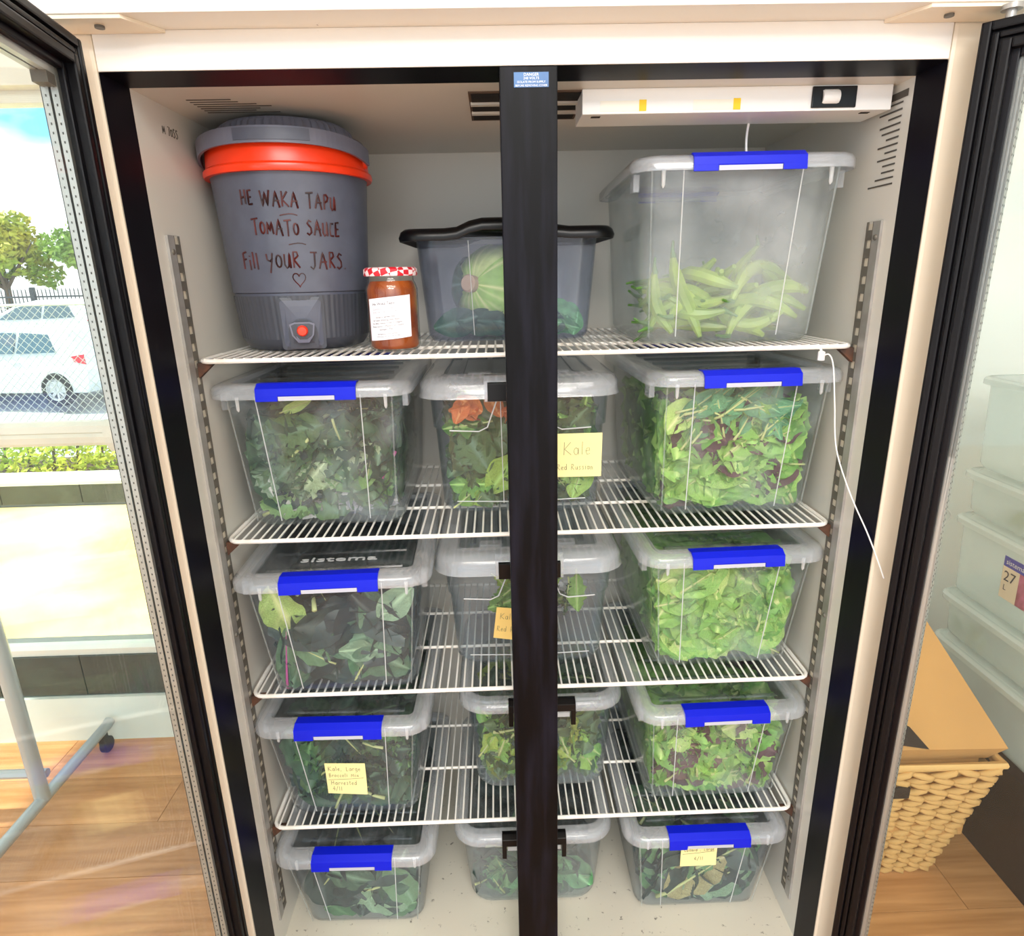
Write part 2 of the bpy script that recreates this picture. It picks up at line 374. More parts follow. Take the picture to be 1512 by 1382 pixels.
# single-stroke hand lettering: each glyph is (advance, [polylines])
def arc(cx, cy, rx, ry, a0, a1, n=8): return [(cx+rx*math.cos(math.radians(a0+(a1-a0)*k/n)), cy+ry*math.sin(math.radians(a0+(a1-a0)*k/n))) for k in range(n+1)]
G = {
 ' ': (.45, []), '.': (.3, [[(.1, 0), (.14, .06)]]), ',': (.3, [[(.12, .08), (.04, -.15)]]), '/': (.45, [[(.02, -.1), (.38, 1)]]),
 'H': (.62, [[(.08, 1), (.04, 0)], [(.5, 1), (.46, .05)], [(.05, .45), (.5, .55)]]),
 'E': (.52, [[(.4, .95), (.08, .9), (.05, .02), (.42, .05)], [(.06, .48), (.35, .5)]]),
 'W': (.95, [[(.04, 1), (.2, 0), (.45, .9), (.62, .05), (.85, 1.05)]]),
 'A': (.68, [[(.02, 0), (.32, 1), (.6, -.05)], [(.1, .4), (.62, .42)]]),
 'K': (.66, [[(.08, 1), (.06, 0)], [(.55, 1), (.1, .45), (.6, 0)]]),
 'T': (.66, [[(.0, .95), (.64, 1.02)], [(.33, 1), (.3, -.05)]]),
 'P': (.55, [[(.08, 0), (.1, .95)], [(.08, .95), (.3, 1.0), (.46, .82), (.36, .58), (.1, .45)]]),
 'U': (.55, [[(.08, .85), (.06, .2), (.2, .0), (.36, .12), (.46, .9), (.48, 0)]]),
 'O': (.5, [arc(.24, .4, .2, .36, 60, 420, 12)]),
 'M': (.7, [[(.05, 0), (.12, .75), (.3, .2), (.5, .78), (.6, 0)]]),
 'S': (.55, [[(.46, .85), (.25, .95), (.1, .75), (.4, .45), (.42, .15), (.2, 0), (.03, .12)]]),
 'C': (.5, [[(.44, .85), (.2, .85), (.06, .45), (.14, .05), (.44, .04)]]),
 'F': (.5, [[(.1, .9), (.06, -.05)], [(.1, .9), (.45, .98)], [(.08, .5), (.38, .55)]]),
 'i': (.24, [[(.1, .62), (.1, 0)], [(.11, .82), (.12, .86)]]), 'l': (.22, [[(.1, 1), (.1, 0)]]),
 'Y': (.62, [[(.05, .95), (.08, .6), (.3, .5), (.48, .68)], [(.52, 1), (.4, .4), (.22, -.2)]]),
 'R': (.58, [[(.08, 0), (.1, .95)], [(.06, .95), (.36, .95), (.42, .72), (.12, .48), (.5, .0)]]),
 'J': (.62, [[(.1, 1), (.6, 1.0)], [(.42, 1), (.4, .2), (.26, -.02), (.05, .15)]]),
 's': (.42, [[(.34, .55), (.18, .62), (.1, .45), (.3, .28), (.28, .06), (.05, .03)]]),
 'a': (.46, [arc(.2, .28, .16, .27, 40, 390, 10), [(.37, .55), (.38, .02)]]), 'e': (.42, [[(.06, .3), (.34, .34), (.3, .54), (.14, .54), (.05, .28), (.14, .02), (.36, .08)]]),
 'd': (.46, [arc(.2, .26, .16, .26, 40, 390, 10), [(.38, 1), (.37, 0)]]), 'r': (.36, [[(.08, .55), (.07, 0)], [(.08, .35), (.2, .55), (.32, .5)]]),
 'u': (.44, [[(.06, .55), (.08, .1), (.2, .0), (.32, .12), (.34, .55), (.36, 0)]]), 'n': (.44, [[(.07, .55), (.07, 0)], [(.07, .35), (.2, .55), (.33, .45), (.35, 0)]]),
 'o': (.42, [arc(.19, .28, .16, .27, 60, 420, 10)]), 'c': (.38, [[(.32, .48), (.16, .55), (.06, .28), (.15, .02), (.33, .08)]]),
 'g': (.44, [arc(.2, .28, .16, .26, 40, 390, 10), [(.36, .55), (.36, -.25), (.2, -.38), (.08, -.3)]]), 'v': (.4, [[(.04, .55), (.18, 0), (.34, .56)]]),
 't': (.34, [[(.16, .85), (.15, .02), (.26, .02)], [(.02, .56), (.3, .58)]]), 'x': (.42, [[(.04, .55), (.34, 0)], [(.34, .55), (.04, 0)]]),
 'B': (.52, [[(.08, 0), (.1, .95), (.34, .9), (.3, .58), (.1, .5), (.42, .34), (.32, .02), (.08, 0)]]), 'L': (.46, [[(.1, .95), (.07, .02), (.4, .04)]]),
 '4': (.46, [[(.3, 0), (.32, .95), (.04, .35), (.42, .36)]]), '1': (.26, [[(.1, .9), (.1, 0)]]), '7': (.46, [[(.04, .92), (.4, .92), (.16, 0)]]), '2': (.46, [[(.06, .75), (.2, .95), (.36, .78), (.06, .03), (.42, .03)]]),
 '~': (.9, [[(.0, .45), (.3, .6), (.6, .6), (.85, .42)]]),
}
def strokes(txt, size, jit=.0, r=None):
    """list of 2-D polylines for a line of hand lettering, starting at 0,0"""
    out = []; x = 0; q = r or random.Random(len(txt))
    for ch in txt:
        adv, pls = G.get(ch, G[' '])
        dy = q.uniform(-jit, jit)
        for pl in pls: out.append([((x+a)*size, (b+dy)*size) for a, b in pl])
        x += adv+.10
    return out, x*size
def subdiv(pl, step):
    o = [pl[0]]
    for a, b in zip(pl, pl[1:]):
        d = math.hypot(b[0]-a[0], b[1]-a[1]); k = max(1, int(d/step))
        o += [(a[0]+(b[0]-a[0])*i/k, a[1]+(b[1]-a[1])*i/k) for i in range(1, k+1)]
    return o

# ------------------------------------------------------------------ the room
ZF = -0.15      # room floor; z = 0 is the floor of the refrigerator's inside
YW = 0.97       # face of the wall behind the refrigerator
def struct(name, mb, mat, parent=None, **k):
    o = mb.build(name, mat, parent, **k)
    if not parent: o['kind'] = 'structure'
    return o
floor = struct('floor', MB().box(-4.2, 2.6, -4.0, YW, ZF-.1, ZF-.012), 'grout')
row = 0; y = YW
PW = .19
plank_meshes = {}
while y > -1.6:
    x = -4.2+(row*0.47) % 1.3-1.3
    while x < 2.6:
        a, b_ = max(x, -4.2), min(x+1.3, 2.6)
        if b_-a > .1:
            key = round(b_-a, 3)
            if key not in plank_meshes:
                w = key/2-.0008; plank_meshes[key] = MB().box(-w, w, -PW/2+.0006, PW/2-.0006, -.012, 0).build('plank_template', 'wood', bevel=.0008)
                o = plank_meshes[key]; o.name = 'plank'
            else:
                o = plank_meshes[key].copy(); COL.objects.link(o)
            o.parent = floor; o.location = ((a+b_)/2, y-PW/2, ZF)
        x += 1.3
    y -= PW; row += 1
struct('floor_front', MB().box(-4.2, 2.6, -4.0, y, ZF-.012, ZF), 'wood')
struct('ceiling', MB().box(-4.2, 2.6, -3.2, YW+.3, 2.75, 2.85), 'ceiling_paint')
WX = -1.235     # right jamb of the window
struct('wall_back', MB().box(WX, 2.6, YW, YW+.15, ZF, 2.75).box(-4.2, WX, YW, YW+.15, 1.95, 2.75), 'wall_paint')
struct('wall_right', MB().box(2.6, 2.75, -4.0, YW+.15, ZF, 2.75), 'wall_paint')
sill = struct('wall_below_window', MB().box(-4.2, WX, YW+.03, YW+.15, ZF, .185), 'grout')
struct('baseboard_back', MB().box(-4.2, WX, YW+.0, YW+.03, ZF, .026), 'skirting')
x = -4.2
while x < WX-.01:
    x1 = min(x+.296, WX)
    o = MB().box(x+.002, x1-.002, YW+.012, YW+.03, .030, .186).build('tile', 'tile_dark', sill, bevel=.001); x += .296
win = struct('window_1', MB().box(-4.2, WX, YW+.02, YW+.075, .186, .21).box(-4.2, WX, YW+.02, YW+.075, 1.90, 1.95)
             .box(WX-.035, WX, YW+.02, YW+.075, .21, 1.90).box(-2.76, -2.71, YW+.02, YW+.075, .21, 1.90), 'alu_frame', bevel=.002)
MB().box(-2.71, WX-.035, YW+.045, YW+.05, .21, 1.90).build('pane', 'window_glass', win)
MB().box(-4.2, -2.76, YW+.045, YW+.05, .21, 1.90).build('pane', 'window_glass', win)
MB().prism([(YW-.02, .955), (YW-.026, .975), (YW-.02, .985), (YW-.028, .99), (YW-.026, 1.01), (YW-.01, 1.02), (YW+.02, 1.02), (YW+.02, .945), (YW-.01, .945)], 'x', -4.2, WX-.03).build('transom_rail', 'alu_frame', win)
MB().prism([(YW-.03, .955), (YW-.034, .975), (YW-.034, 1.01), (YW-.012, 1.024), (YW+.02, 1.024), (YW+.02, .925), (YW-.01, .925)], 'x', WX-.03, WX+.0).build('rail_end_cap', 'alu_frame', win)
struct('trim_1', MB().box(-4.2, WX, YW-.03, YW+.02, 1.93, 2.02), 'alu_frame', bevel=.003)

# ------------------------------------------------------------------ outside the window
tag(MB().box(-14, 3, YW+.15, 3.62, ZF-.2, ZF-.02).build('ground_patio', 'patio'), kind='structure')
pw = tag(empty('planter_box', (-5, 3.75, ZF), 0, 'low dark tiled planter box beyond the sunlit patio', 'planter'))
MB().box(-9, 8, -.10, .12, -.2, .165).build('wall_core', 'grout', pw)
MB().box(-9, 8, .12, .9, -1.6, .09).build('soil_bed', 'trunk', pw)
for i in range(28):
    MB().box(-9+i*.6+.004, -9+(i+1)*.6-.004, -.125, -.10, .0, .145).build('tile', 'tile_dark', pw, bevel=.002)
MB().box(-9, 8, -.14, .14, .15, .175).build('coping', 'alu_frame', pw)
pm('leaf_hedge', '#86b336', .6, col2='#d4d848', nscale=3)
pm('leaf_tree', '#86a83a', .7, col2='#c9bb3e', nscale=.8)
pm('leaf_tree2', '#6f9a3e', .7, col2='#9fb847', nscale=.8)
def quad_cloud(name, mat, parent, n, size, pos, seed, hollow=.5):
    q = random.Random(seed); mb = MB()
    for i in range(n):
        c = Vector(pos(q)); M = Euler((q.uniform(0, PI), q.uniform(0, PI), q.uniform(0, PI))).to_matrix(); s = size*q.uniform(.6, 1.3)
        mb.add([c+M @ Vector(p) for p in ((-s*.5, -s, 0), (0, -s*.3, s*.2), (s*.5, 0, 0), (0, s, s*.1), (-s*.5, .2*s, 0))], [(0, 1, 4), (1, 2, 3), (1, 3, 4)])
    me = mb.mesh(name); o = link(name, me, mat, parent); return o
hd = empty('hedge', (-4, 4.25, ZF+.09), 0, 'sunny yellow-green clipped hedge in the planter outside the window', 'hedge')
tag(quad_cloud('foliage', 'leaf_hedge', hd, 9000, .030, lambda q: (q.uniform(-4.5, 3.5), q.uniform(-.3, .25), q.uniform(.01, .33+.03*math.sin(q.uniform(0, 6)))), 3), kind='stuff')
mb = MB()
for k in range(40): x = -4.4+k*.2; mb.tube([(x, 0, 0), (x+.03, .02, .25)], .012, 5)
mb.build('stems', 'trunk', hd)
MB().box(-14, 8, 3.9, 4.0, -.9, -.3)
# car park that climbs gently away from the building
def gz(y): return -.87+.084*(y-12)
tag(MB().add([(-60, 3.9, gz(3.9)), (10, 3.9, gz(3.9)), (10, 23, gz(23)), (-60, 23, gz(23)), (-60, 60, gz(23)), (10, 60, gz(23))], [(0, 1, 2, 3), (3, 2, 5, 4)]).build('ground_car_park', 'asphalt'), kind='structure')
# chain link fence
cf = empty('chain_link_fence', (-5, 5.0, gz(5)), 0, 'galvanised chain-link fence between the hedge and the parked cars', 'fence')
mb = MB(); H = 2.72; st = .075; X0, X1 = -4.2, 3.2
k = X0-H
def seg(a, c):
    mb.tube([a, c], .0035, 3, cap=False)
while k < X1:
    for sgn in (1, -1):
        xa, xb = (k, k+H) if sgn > 0 else (k+H, k)
        za, zb = 0, H
        # clip to X0..X1
        pts = []
        t0, t1 = 0.0, 1.0
        d = xb-xa
        for lim, side in ((X0, 1), (X1, -1)):
            tt = (lim-xa)/d
            if (side > 0) == (d > 0): t0 = max(t0, tt)
            else: t1 = min(t1, tt)
        if t1 > t0: seg((xa+d*t0, .002*sgn, H*t0), (xa+d*t1, .002*sgn, H*t1))
    k += st
tag(mb.build('wire_mesh', 'galv', cf, angle=False), kind='stuff')
MB().tube([(X0, 0, H), (X1, 0, H)], .012, 8).build('top_rail', 'galv', cf)
for x in (X0, -2.6, 1.6, X1): MB().tube([(x, .03, 0), (x, .03, H+.05)], .022, 8).build('post', 'galv', cf)

def car(name, loc, rz, paint, label, L=4.1):
    c = empty(name, loc, rz, label, 'car', 'parked cars beyond the chain-link fence')
    # side outline, x forward (rear at 0, nose at -L), z up
    out = [(-.02, .42), (0, .62), (-.02, .95), (-.12, 1.02), (-.42, 1.40), (-.75, 1.46), (-1.6, 1.47), (-2.1, 1.36), (-2.85, .98), (-3.75, .82), (-4.05, .62), (-4.08, .36), (-3.95, .24), (-.12, .26)]
    mb = MB(); n = len(out); rings = []
    for yy, k in ((-.84, .0), (-.86, .02), (0, .06), (.86, .02), (.84, 0)):
        pass
    def inset(p): # cabin tumbles home above the belt line
        return .86-(max(0, p[1]-.92))*.28
    vs = [(p[0], -inset(p), p[1]) for p in out]+[(p[0], inset(p), p[1]) for p in out]
    mb.add(vs, [tuple(range(n))[::-1], tuple(range(n, 2*n))]+[(i, (i+1) % n, n+(i+1) % n, n+i) for i in range(n)])
    bodyo = mb.build('body', paint, c, bevel=.03)
    for s in (-1, 1):
        def W(poly, nm, mat, off=.012):
            v = [(p[0], s*(inset(p)+off), p[1]) for p in poly]; v2 = [(p[0], s*(inset(p)-.02), p[1]) for p in poly]; m = len(poly)
            MB().add(v+v2, [tuple(range(m)), tuple(range(m, 2*m))[::-1]]+[(i, (i+1) % m, m+(i+1) % m, m+i) for i in range(m)]).build(nm, mat, c)
        W([(-.62, 1.02), (-.78, 1.34), (-1.35, 1.38), (-1.42, 1.0)], 'side_window', 'car_glass')
        W([(-1.50, 1.0), (-1.43, 1.38), (-1.75, 1.38), (-2.12, 1.28), (-2.55, .99)], 'side_window', 'car_glass')
        W([(-.02, .80), (-.05, .98), (-.30, .94), (-.24, .84)], 'tail_lamp', 'tail_lamp')
        W([(-1.38, .80), (-1.38, .83), (-1.55, .83), (-1.55, .80)], 'door_handle', 'wheel_rim')
        for x in (-.72, -3.3):
            t = MB().lathe([(.18, -.09), (.30, -.10), (.32, -.06), (.32, .06), (.30, .10), (.18, .09)], 24)
            o = t.build('tyre', 'tyre', c); o.rotation_euler = (PI/2, 0, 0); o.location = (x, s*.80, .32)
            w = MB().lathe([(.0, .03), (.05, .05), (.06, .02)], 16).lathe([(.175, -.06), (.205, .095), (.19, .09), (.17, .05)], 24)
            for k in range(8):
                a = k*PI/4; M = Matrix.Rotation(a, 4, 'Z'); w.box(.03, .19, -.022, .022, .03, .06, M)
            o = w.build('wheel', 'wheel_rim', c); o.rotation_euler = (PI/2 if s < 0 else -PI/2, 0, 0); o.location = (x, s*.81, .32)
    MB().add([(-.15, -.68, 1.04), (-.15, .68, 1.04), (-.41, .62, 1.375), (-.41, -.62, 1.375), (-.19, -.68, 1.00), (-.19, .68, 1.00), (-.45, .62, 1.33), (-.45, -.62, 1.33)],
             [(0, 1, 2, 3), (7, 6, 5, 4), (0, 4, 5, 1), (1, 5, 6, 2), (2, 6, 7, 3), (3, 7, 4, 0)]).build('rear_window', 'car_glass', c)
    return c
car('parked_car', (-7.55, 12.0, gz(12)+.08), math.radians(-8), 'car_silver', 'pale silver hatchback parked nearest the chain-link fence')
car('parked_car', (-10.6, 17.5, gz(17.5)), math.radians(2), 'car_white', 'white hatchback parked in the middle row behind the silver one')
car('parked_car', (-15.9, 17.2, gz(17.2)), math.radians(-3), 'car_white', 'white car with red tail lamp left of the middle-row hatchback')
fe = empty('iron_fence', (-16, 21, gz(21)), 0, 'dark spiked iron railing fence in front of the trees', 'fence')
mb = MB()
for i in range(90):
    x = -7+i*.13; mb.tube([(x, 0, 0), (x, 0, 1.40), (x, 0, 1.47)], [.016, .016, .003], 4)
tag(mb.build('pickets', 'iron', fe), kind='stuff')
for z in (.25, 1.2): MB().box(-7, 4.7, -.025, .025, z-.025, z+.025).build('rail', 'iron', fe)
for x in (-6.9, -4.3, -1.7, .9, 3.5): MB().box(x-.06, x+.06, -.06, .06, 0, 1.5).build('post', 'iron', fe)
def tree(loc, h, rx, mat, seed, label):
    t = empty('tree', loc, 0, label, 'tree', 'trees beyond the car park')
    q = random.Random(seed)
    MB().tube([(0, 0, 0), (.1, 0, h*.3), (.0, .1, h*.75)], [.16, .12, .04], 7).build('trunk', 'trunk', t)
    for k in range(5):
        a = k*1.3; MB().tube([(.05, 0, h*.28), (rx*.4*math.cos(a), rx*.4*math.sin(a), h*.5), (rx*.75*math.cos(a), rx*.75*math.sin(a), h*.7)], [.08, .05, .02], 5).build('branch', 'trunk', t)
    blobs = [(q.uniform(-.6, .6)*rx, q.uniform(-.6, .6)*rx, h*q.uniform(.36, .88), q.uniform(.3, .5)*rx) for _ in range(22)]
    def pos(qq):
        b = qq.choice(blobs); v = Vector((qq.gauss(0, 1), qq.gauss(0, 1), qq.gauss(0, 1))).normalized()*b[3]*qq.uniform(.65, 1.0)
        return (b[0]+v.x, b[1]+v.y, b[2]+v.z*.8)
    tag(quad_cloud('crown', mat, t, 5200, .15, pos, seed+9), kind='stuff')
tree((-20.3, 27, .05), 4.4, 2.0, 'leaf_tree', 1, 'yellow-green leafy tree behind the iron fence')
tree((-16.6, 28.5, .05), 4.9, 2.2, 'leaf_tree2', 2, 'mid-green leafy tree behind the iron fence beside the brick house')
tree((-24.4, 28, .05), 4.6, 2.0, 'leaf_tree', 4, 'spreading yellowish tree at the far end of the iron fence')
tree((-12.4, 28, .05), 5.0, 2.1, 'leaf_tree2', 5, 'dark green leafy tree past the brick house')
hs_ = empty('brick_house', (-18.5, 36, 0), 0, 'low red brick house partly hidden by the trees', 'house')
MB().box(-3, 5, 0, 5, -.2, 2.2).build('wall', 'brick_red', hs_)
MB().prism([(-3.3, 2.2), (5.3, 2.2), (1, 3.6)], 'y', -.3, 5.3).build('roof', 'alu_frame', hs_)
for x in (-1.8, 1.2, 3.4): MB().box(x, x+.9, -.04, .0, .9, 1.8).build('window', 'car_glass', hs_)

# ------------------------------------------------------------------ the refrigerator
ZC, ZT, YB, HW = 1.6905, 1.698, .593, .57
FX = .584       # inner edge of the white front frame
fr = empty('refrigerator', (0, 0, ZF), 0, 'tall white two-door display refrigerator with black door frames, doors open', 'refrigerator')
def P(mb, name, mat, parent=fr, **k):
    o = mb.build(name, mat, parent, **k)
    if parent is fr: o.location.z -= ZF
    return o
for s in (-1, 1):
    P(MB().box(min(s*HW, s*.66), max(s*HW, s*.66), .05, .66, ZF+.03, 2.0), 'side_liner', 'liner')
    P(MB().box(min(s*FX, s*.66), max(s*FX, s*.66), 0, .05, ZF+.03, 1.746), 'front_stile', 'enamel_cream', bevel=.006)
    pr = [(s*(FX-.0005), .0012), (s*(FX-.0005), .05), (s*HW, .05)]
    P(MB().prism(pr, 'z', ZF+.05, ZT-.0006), 'breaker_strip', 'black_plastic')
P(MB().box(-HW, HW, YB, .66, 0, 2.0), 'back_liner', 'liner')
P(MB().box(-HW, HW, .05, YB, ZC, 1.76), 'ceiling_liner', 'liner')
P(MB().box(-HW, HW, .0, YB, -.05, 0), 'floor_liner', 'liner_floor')
P(MB().box(-.66, .66, .0, .66, ZF, ZF+.03), 'plinth', 'black_plastic')
P(MB().box(-FX+.0006, FX-.0006, 0, .05, ZT, 1.746), 'lintel', 'enamel_front', bevel=.0015)
P(MB().prism([(.0012, ZT-.0004), (.05, ZT-.0004), (.05, ZC)], 'x', -FX+.001, FX-.001), 'breaker_strip', 'black_plastic')
hdr = P(MB().box(-.66, .66, -.058, .66, 1.746, 2.05), 'header_box', 'enamel_front', bevel=.002)
P(MB().box(-.62, .62, -.062, -.058, 1.79, 2.02), 'sign_panel', 'white_plastic')
for s in (-1, 1):
    a, b_ = (s*.50, s*.652) if s > 0 else (s*.652, s*.50)
    P(MB().prism([(s*.485, -.001), (s*.515, -.055), (s*.655, -.055), (s*.655, -.001)][::s], 'z', 1.7415, 1.7459), 'hinge_plate', 'enamel_cream')
    P(MB().lathe([(.0, 0), (.006, 0), (.006, .004), (0, .004)], 12, (s*.555, -.03, 1.7385)), 'screw', 'steel_dark')
P(MB().lathe([(0, 0), (.006, 0), (.006, .02), (.012, .02), (.012, .026), (0, .026)], 16, (.618, -.058, 1.716)), 'hinge_pin', 'steel')
# central mullion
mul = P(MB().box(-.0415, .0389, .0, .05, ZF+.04, ZT-.0005), 'mullion', 'black_mullion', bevel=.0015)
wp = MB().box(-.0215, .0265, -.0010, -.0001, 1.671, 1.6895).build('warning_plate', 'sign_blue', mul)
for i, (tx, sz) in enumerate((('DANGER', .0052), ('240 VOLTS', .0046), ('ISOLATE FROM SUPPLY', .0038), ('BEFORE REMOVING COVER', .0036))):
    me = text_mesh(tx, sz, 'CENTER'); zz = 1.6848-i*.0043
    mesh_map(me, lambda c: Vector((c.x+.0025, -.0014, c.y+zz)))
    link('warning_text', me, 'sign_text', mul)
# shelf standards with slots, front and back
def standard(s, y0, y1, front):
    mb = MB(); xi = s*HW; t = .006; z0, z1 = .07, 1.495; ym = y0+(y1-y0)*(.48 if front else .5)
    # solid flange (bent up) and slotted flange with real openings
    mb.box(min(xi, xi-s*.0045), max(xi, xi-s*.0045), y0, ym, z0, z1)
    solid = P(mb, 'shelf_standard', 'steel'); mb = MB()
    z = z0; xa, xb = sorted((xi-s*.0018, xi-s*.0034)); w0, w1 = ym+.004, y1-.004
    mb.box(xa, xb, ym, w0, z0, z1); mb.box(xa, xb, w1, y1, z0, z1)
    while z < z1:
        mb.box(xa, xb, w0, w1, z, min(z+.0155, z1)); z += .0285
    o = solid; mb.build('slotted_flange', 'steel_dark', o)
    MB().box(*sorted((xi, xi-s*.0008)), w0-.002, w1+.002, z0+.003, z1-.003).build('slot_backing', 'slot_light', o)
    for z in (.05,): pass
    for zz in (1.47, .78, .12): MB().lathe([(0, .003), (.004, .002), (.005, 0), (0, 0)], 10).build('screw', 'steel_dark', o).matrix_local = Matrix.Translation((xi-s*.0047, (y0+ym)/2, zz)) @ Matrix.Rotation(-s*PI/2, 4, 'Y')
    return o
ZS = [1.299, .968, .6345, .304]
for s in (-1, 1):
    o = standard(s, .081, .123, True); o2 = standard(s, .50, .54, False)
    for z in ZS:
        for q, yy in ((o, .118), (o2, .52)):
            xi = s*(HW-.0036)
            MB().prism([(xi, z-.034), (xi, z-.0085), (xi-s*.028, z-.0085), (xi-s*.024, z-.013)], 'y', yy-.006, yy+.006).build('shelf_clip', 'rust', q)
# vent in the ceiling
v = P(MB().box(-.088, .094, .094, .276, ZC-.002, ZC-.0002), 'vent_grille', 'vent_brown')
for k in range(3): MB().box(-.084, .09, .100+k*.060, .148+k*.060, ZC-.0026, ZC-.0019).build('vent_slot', 'dark_hole', v)
for k in range(2): MB().box(-.086, .092, .148+k*.060, .160+k*.060, ZC-.006, ZC-.0019).build('vent_slat', 'liner', v)
# control box
cb = P(MB().box(.085, .562, .09, .175, 1.6555, ZC), 'control_box', 'white_plastic', bevel=.0015)
pl = MB().box(.4365, .505, .0865, .0902, 1.659, 1.6885).build('switch_plate', 'black_latch', cb, bevel=.0015)
MB().lathe([(.0, -.012), (.010, -.013), (.011, -.010), (.011, .010), (.010, .013), (0, .012)], 24).build('thumb_wheel', 'white_plastic', cb).matrix_local = Matrix.Translation((.465, .0915, 1.674)) @ Matrix.Rotation(PI/2, 4, 'Y')
for x0, x1 in ((.1125, .183), (.255, .318)):
    MB().box(x0, x1, .0894, .09, 1.659, 1.6735).build('tape_strip', 'tape', cb)
for x0, x1 in ((.172, .183), (.3165, .3275)):
    MB().box(x0, x1, .0889, .0895, 1.659, 1.6745).build('yellow_sticker', 'yellow', cb)
for x in (.108, .530): MB().box(x-.007, x+.007, .103, .111, 1.6547, 1.6557).build('slot', 'dark_hole', cb)
# printed notices on the liner (fine lines of text too small to read) 
for i in range(14):
    w = rnd.uniform(.03, .075); z = 1.672-i*.0095
    if i in (0,): MB().box(HW-.0012, HW-.0004, .062, .105, z-.004, z+.006).build('print_bar', 'print_dark', fr).location.z -= ZF
    else:
        o = MB().box(HW-.001, HW-.0004, .072, .072+w, z-.0012, z+.0012).build('print_line', 'print_dark', fr); o.location.z -= ZF
for i in range(7):
    w = rnd.uniform(.06, .12)
    o = MB().box(-.52, -.52+w, .115+i*.013, .118+i*.013, ZC-.0008, ZC-.0002).build('print_line', 'print_dark', fr); o.location.z -= ZF
# hand-marked number on the left liner
mb = MB()
st_, w_ = strokes('M 7OSS', .014)
for pl_ in st_: mb.tube([(-HW+.0005, .13+p[0], 1.648+p[1]) for p in pl_], .0007, 4)
P(mb, 'pen_mark', 'print_dark')

# doors: u runs along the door from its hinge, n points to the inside face
def door(side, Pp, d, name, z0=-.06, z1=1.727, wid=.60):
    d = Vector((d[0], d[1], 0)).normalized(); nrm = Vector((d.y, -d.x, 0))
    if nrm.dot(Vector((CAM.x-Pp[0], CAM.y-Pp[1], 0))) < 0: nrm = -nrm
    M = Matrix(((d.x, nrm.x, 0, Pp[0]), (d.y, nrm.y, 0, Pp[1]), (0, 0, 1, -ZF), (0, 0, 0, 1)))
    e = bpy.data.objects.new(name, None); COL.objects.link(e); e.parent = fr; e.matrix_local = M; e.empty_display_size = .05
    S = .048; T = .036
    def frame(u0, w0, n0, n1):
        m = MB()
        m.box(u0, u0+w0, n0, n1, z0+u0, z1-u0).box(wid-u0-w0, wid-u0, n0, n1, z0+u0, z1-u0)
        m.box(u0+w0, wid-u0-w0, n0, n1, z1-u0-w0, z1-u0).box(u0+w0, wid-u0-w0, n0, n1, z0+u0, z0+u0+w0); return m
    frame(0, S, -T, -.004).build('door_frame', 'black_plastic', e, bevel=.002)
    for (u0, w0, n1) in ((.003, .011, .006), (.0165, .007, .004), (.027, .012, .008)):
        frame(u0, w0, -.006, n1).build('gasket', 'rubber', e, bevel=.0025)
    frame(S, .009, -.0195, -.0115).build('glass_spacer', 'alu_spacer', e)
    frame(S, .009, -.0305, -.0225).build('glass_spacer', 'alu_spacer', e)
    m = MB()
    zz = z0+S+.02
    while zz < z1-S-.02:
        for nn in (-.0155, -.0265):
            m.box(S+.0088, S+.0094, nn-.0008, nn+.0008, zz, zz+.0028)
        zz += .0105
    tag(m.build('spacer_perforation', 'alu_hole', e, angle=False), kind='stuff')
    for n0 in (-.0115, -.0225, -.0335):
        MB().box(S-.006, wid-S+.006, n0, n0+.003, z0+S-.006, z1-S+.006).build('glass_pane', 'door_glass', e)
    MB().box(S+.0, S+.03, -.030, -.012, z1-S-.022, z1-S-.001).build('corner_key', 'steel_dark', e)
    MB().box(wid-.04, wid-.01, -.065, -.036, .75, 1.15).build('pull_handle', 'black_latch', e, bevel=.004)
    return e
door(-1, (-.585, -.033), (.15, -.99), 'door')
door(1, (.5895, -.045), (.68, -.73), 'door')

# ------------------------------------------------------------------ wire shelves
def shelf(z, label):
    e = empty('wire_shelf', (0, .107, z), 0, label, 'shelf', 'wire shelves in the refrigerator')
    W2 = .5615; D = .455; r = .0042; zc = -.0055
    # front rail bends back round both corners
    def corner(sx): return [(sx*(W2-.022+.022*math.sin(a)), .022-.022*math.cos(a), zc) for a in (0, .4, .8, 1.2, PI/2)]
    MB().tube([(-W2, .10, zc)]+corner(-1)[::-1]+corner(1)+[(W2, .10, zc)], r, 8).build('front_rail', 'wire_white', e)
    MB().tube([(-W2, .10, zc), (-W2, D, zc), (W2, D, zc), (W2, .10, zc)], .0035, 6).build('rear_frame', 'wire_white', e)
    for yy in (.16, .31): MB().tube([(-W2, yy, zc-.002), (W2, yy, zc-.002)], .0033, 6).build('cross_bar', 'wire_white', e)
    n = 68; mesh = None
    for k in range(n):
        x = -W2+.012+(2*W2-.024)*k/(n-1)
        if mesh is None:
            o = MB().tube([(0, -.001, zc+.0035), (0, .2, zc+.0035), (0, D+.002, zc+.0035)], .00195, 6).build('wire', 'wire_white', e); mesh = o.data
        else: o = link('wire', mesh, None, e)
        o.location.x = x
    return e
shelf(ZS[0], 'white wire shelf under the grey drink dispenser and the pickle jar')
shelf(ZS[1], 'white wire shelf second from the top, under the bin with a kale note')
shelf(ZS[2], 'white wire shelf third from the top, under the nearly empty clear bin')
shelf(ZS[3], 'white wire shelf lowest of the four, above the bins on the refrigerator floor')

